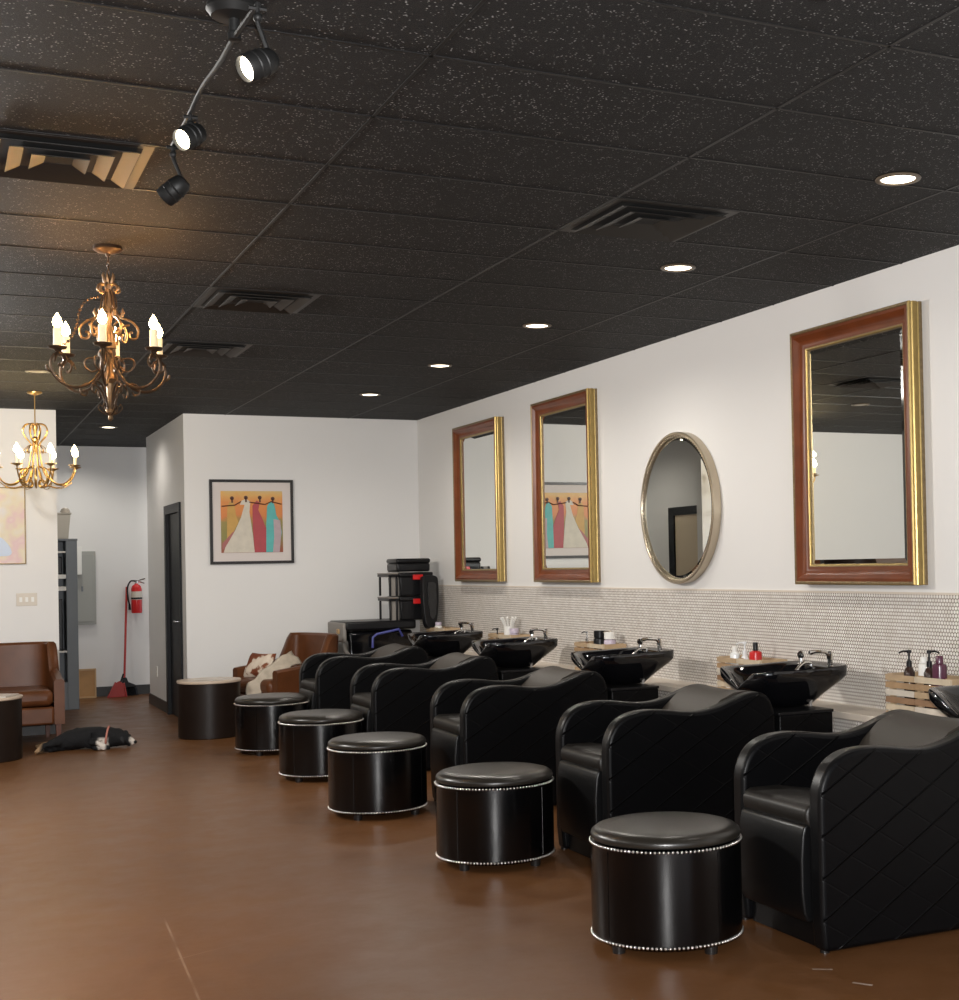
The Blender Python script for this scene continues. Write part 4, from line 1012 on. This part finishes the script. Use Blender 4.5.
cl = ['slatted wooden crate nearest the camera, holding the plum bottle', 'slatted wooden crate holding the red bottle', 'slatted wooden crate behind the bowl under the round mirror', 'slatted wooden crate holding the white crown-shaped cup', 'slatted wooden crate farthest back, beside the stacked cases']
for i, y in enumerate(CR):
    if i == 0: c0.location = (CXC, y, LZ); c0['label'] = cl[0]
    else: dup(c0, (CXC, y, LZ), None, cl[i])
ZB = LZ + 0.012
def pump(x, y, m, label, h=0.31, r=0.026, mcap='black_plastic', ang=2.6):
    root = thing('pump_bottle', label, 'bottle', (x, y, ZB))
    s_ = h - 0.085
    MB().lathe([(0.001, 0), (r, 0), (r + 0.002, 0.005), (r + 0.002, s_ - 0.03), (r * 0.7, s_ - 0.008), (r * 0.42, s_), (0.001, s_)], seg=20, cap=False).build('body', m, root, smooth=True)
    b = MB(); b.lathe([(0.001, s_), (0.014, s_), (0.014, s_ + 0.028), (0.006, s_ + 0.032), (0.005, s_ + 0.065), (0.012, s_ + 0.068), (0.012, s_ + 0.082), (0.001, s_ + 0.085)], seg=14, cap=False)
    b.tube([(0, 0, s_ + 0.076), (0.030 * math.cos(ang), 0.030 * math.sin(ang), s_ + 0.078), (0.052 * math.cos(ang), 0.052 * math.sin(ang), s_ + 0.068)], [0.006, 0.005, 0.004], 6)
    b.build('pump', mcap, root, smooth=True)
def bottle(x, y, m, label, h=0.30, r=0.024, mcap='black_plastic', capr=0.6, caph=0.04, name='bottle', cat='bottle'):
    root = thing(name, label, cat, (x, y, ZB)); s_ = h - caph
    MB().lathe([(0.001, 0), (r, 0), (r + 0.002, 0.006), (r + 0.002, s_ - 0.02), (r, s_ - 0.008), (r * 0.6, s_), (0.001, s_)], seg=20, cap=False).build('body', m, root, smooth=True)
    MB().lathe([(0.001, s_), (r * capr, s_), (r * capr, h - 0.003), (r * capr * 0.9, h), (0.001, h)], seg=16, cap=False).build('cap', mcap, root, smooth=True)
pump(CXC, 5.605, 'dark_bottle', 'dark pump bottle, left one in the nearest crate', 0.325)
pump(CXC + 0.01, 5.46, 'dark_bottle', 'dark pump bottle beside the plum bottle in the nearest crate', 0.33, ang=-0.6)
bottle(CXC, 5.37, 'purple', 'plum square-shouldered bottle in the nearest crate', 0.305, 0.034, 'purple', 0.55, 0.035)
bottle(CXC + 0.04, 5.54, 'white', 'white bottle between the two dark pump bottles', 0.29, 0.026, 'white', 0.7, 0.03)
bottle(CXC, 7.06, 'red', 'bright red bottle with black cap in a wooden crate', 0.30, 0.036, 'black_plastic', 0.42, 0.05)
bottle(CXC, 7.30, 'clear', 'clear bottle with pale cap, leftmost beside the red bottle', 0.265, 0.028, 'white', 0.6, 0.035)
pump(CXC + 0.01, 7.20, 'clear', 'clear pump bottle between clear bottle and red bottle', 0.30, 0.026, 'clear', ang=2.8)
pump(CXC, 9.44, 'amber', 'small pump bottle with chrome top at left of the middle crate', 0.285, 0.022, 'chrome', ang=2.0)
bottle(CXC, 9.22, 'black_plastic', 'black wide jar in the middle crate', 0.295, 0.045, 'black_plastic', 0.98, 0.05, 'jar', 'jar')
bottle(CXC, 9.05, 'lilac', 'lilac white jar beside the black jar', 0.29, 0.042, 'white', 0.98, 0.05, 'jar', 'jar')
pump(CXC + 0.04, 9.13, 'amber', 'amber bottle with brass pump at right of the lilac jar', 0.30, 0.018, 'champagne', ang=3.0)
pump(CXC - 0.02, 11.24, 'dark_bottle', 'dark pump bottle at the left end of the white cup crate', 0.25, 0.024, ang=2.2)
bottle(CXC, 10.90, 'lilac', 'lilac jar right of the white crown-shaped cup', 0.255, 0.04, 'lilac', 0.98, 0.04, 'jar', 'jar')
root = thing('white_cup', 'white cup holding a crown of white clips, in a wooden crate', 'cup', (CXC, 11.02, ZB))
MB().lathe([(0.001, 0), (0.034, 0), (0.044, 0.27), (0.040, 0.27), (0.032, 0.01), (0.001, 0.01)], seg=24, cap=False).build('cup', 'white', root, smooth=True)
for k in range(9):
    a = k * 0.7; MB().tube([(0.022 * math.cos(a), 0.022 * math.sin(a), 0.24), (0.05 * math.cos(a), 0.05 * math.sin(a), 0.315), (0.068 * math.cos(a), 0.068 * math.sin(a), 0.345)], [0.007, 0.008, 0.010], 6).build('clip', 'white', root, smooth=True)
bottle(CXC - 0.02, 12.80, 'white', 'white bottle in the farthest crate', 0.255, 0.035, 'lilac', 0.9, 0.03)

# ================================================================== BLACK CASES IN THE CORNER
root = thing('wheeled_tool_case', 'large glossy black wheeled case with grey rim in the back corner', 'case', (3.92, 13.30, 0))
MB().box(-0.36, 0.28, -0.24, 0.30, 0.09, 0.86).build('body', 'gloss_black', root, bevel=0.03)
MB().box(-0.40, 0.305, -0.28, 0.33, 0.87, 0.955).build('lid', 'black_plastic', root, bevel=0.02)
b = MB(); b.box(-0.425, -0.385, -0.27, 0.30, 0.76, 0.945); b.build('rim', 'grey_plastic', root, bevel=0.015)
MB().box(-0.436, -0.42, -0.15, -0.07, 0.84, 0.885).build('latch', 'kraft_edge', root, bevel=0.004)
MB().tube(spline([(-0.40, -0.20, 0.77), (-0.39, -0.22, 0.68), (-0.36, -0.24, 0.62), (-0.36, -0.245, 0.45)], 4), 0.02, 8).build('handle', 'grey_plastic', root, smooth=True)
b = MB(); b.tube([(-0.14, -0.285, 0.70), (-0.14, -0.30, 0.80), (-0.10, -0.30, 0.83), (0.12, -0.30, 0.87), (0.16, -0.285, 0.80)], 0.012, 6); b.build('strap', 'blue_plastic', root, smooth=True)
for wx, wy in ((-0.30, -0.20), (0.22, -0.20), (-0.30, 0.26), (0.22, 0.26)):
    MB().lathe([(0.001, -0.02), (0.048, -0.02), (0.048, 0.02), (0.001, 0.02)], (wx, wy, 0.048), 18, mtx=Matrix.Rotation(PI / 2, 3, 'X'), cap=False).build('wheel', 'black_plastic', root, smooth=True)
def tool_bin(z, label):
    root = thing('stacking_bin', label, 'bin', (4.18, 13.22, z), 0, 'stacked black tool bins')
    MB().box(-0.115, 0.205, -0.20, 0.20, 0.0, 0.185, taper=0.95).build('body', 'black_plastic', root, bevel=0.012)
    MB().box(-0.125, 0.220, -0.212, 0.212, 0.185, 0.228).build('lid', 'black_plastic', root, bevel=0.010)
    MB().box(0.01, 0.11, -0.235, -0.213, 0.155, 0.205).build('latch', 'red', root, bevel=0.004)
    b = MB(); b.box(-0.225, -0.126, -0.19, 0.19, 0.186, 0.212); b.box(-0.215, -0.195, -0.18, -0.155, 0.0, 0.186); b.box(-0.150, -0.128, -0.18, -0.155, 0.0, 0.186); b.box(-0.215, -0.195, 0.155, 0.18, 0.0, 0.186)
    b.build('handle_frame', 'black_plastic', root, bevel=0.006)
    MB().box(-0.227, -0.127, -0.196, 0.194, 0.2125, 0.224).build('rim', 'grey_plastic', root, bevel=0.002)
    MB().box(-0.197, -0.118, -0.166, -0.150, 0.0, 0.185).build('inner_panel', 'grey_plastic', root)
    return root
tool_bin(0.955, 'black stacking bin with red latch, lower of the two')
tool_bin(1.190, 'black stacking bin with red latch, upper of the two')
root = thing('lidded_case', 'black rounded case on top of the stacked bins', 'case', (4.165, 13.20, 1.424))
MB().box(-0.125, 0.215, -0.17, 0.17, 0.0, 0.085).build('body', 'black_plastic', root, bevel=0.02)
MB().box(-0.130, 0.220, -0.175, 0.175, 0.083, 0.130).build('lid', 'black_plastic', root, bevel=0.02)
# open lid leaning beside the bins
root = thing('leaning_case_lid', 'black rounded case lid leaning upright beside the stacked bins', 'case lid', (4.315, 12.86, 0.895))
pl = [(x, z) for x, z, _ in spline([(-0.06, 0.0, 0), (0.04, 0.0, 0), (0.10, 0.20, 0), (0.125, 0.42, 0), (0.10, 0.485, 0), (-0.02, 0.49, 0), (-0.05, 0.45, 0), (-0.07, 0.22, 0)], 5, True)]
o = MB().prism(pl, -0.03, 0.03, 'y').build('shell', 'black_plastic', root, bevel=0.012)
b = MB().prism([(x * 0.55 + 0.02, z * 0.7 + 0.08) for x, z in pl], -0.038, -0.030, 'y'); b.build('inner_panel', 'gloss_black', root, bevel=0.004)
root.rotation_euler = (math.radians(-9), 0, math.radians(15))
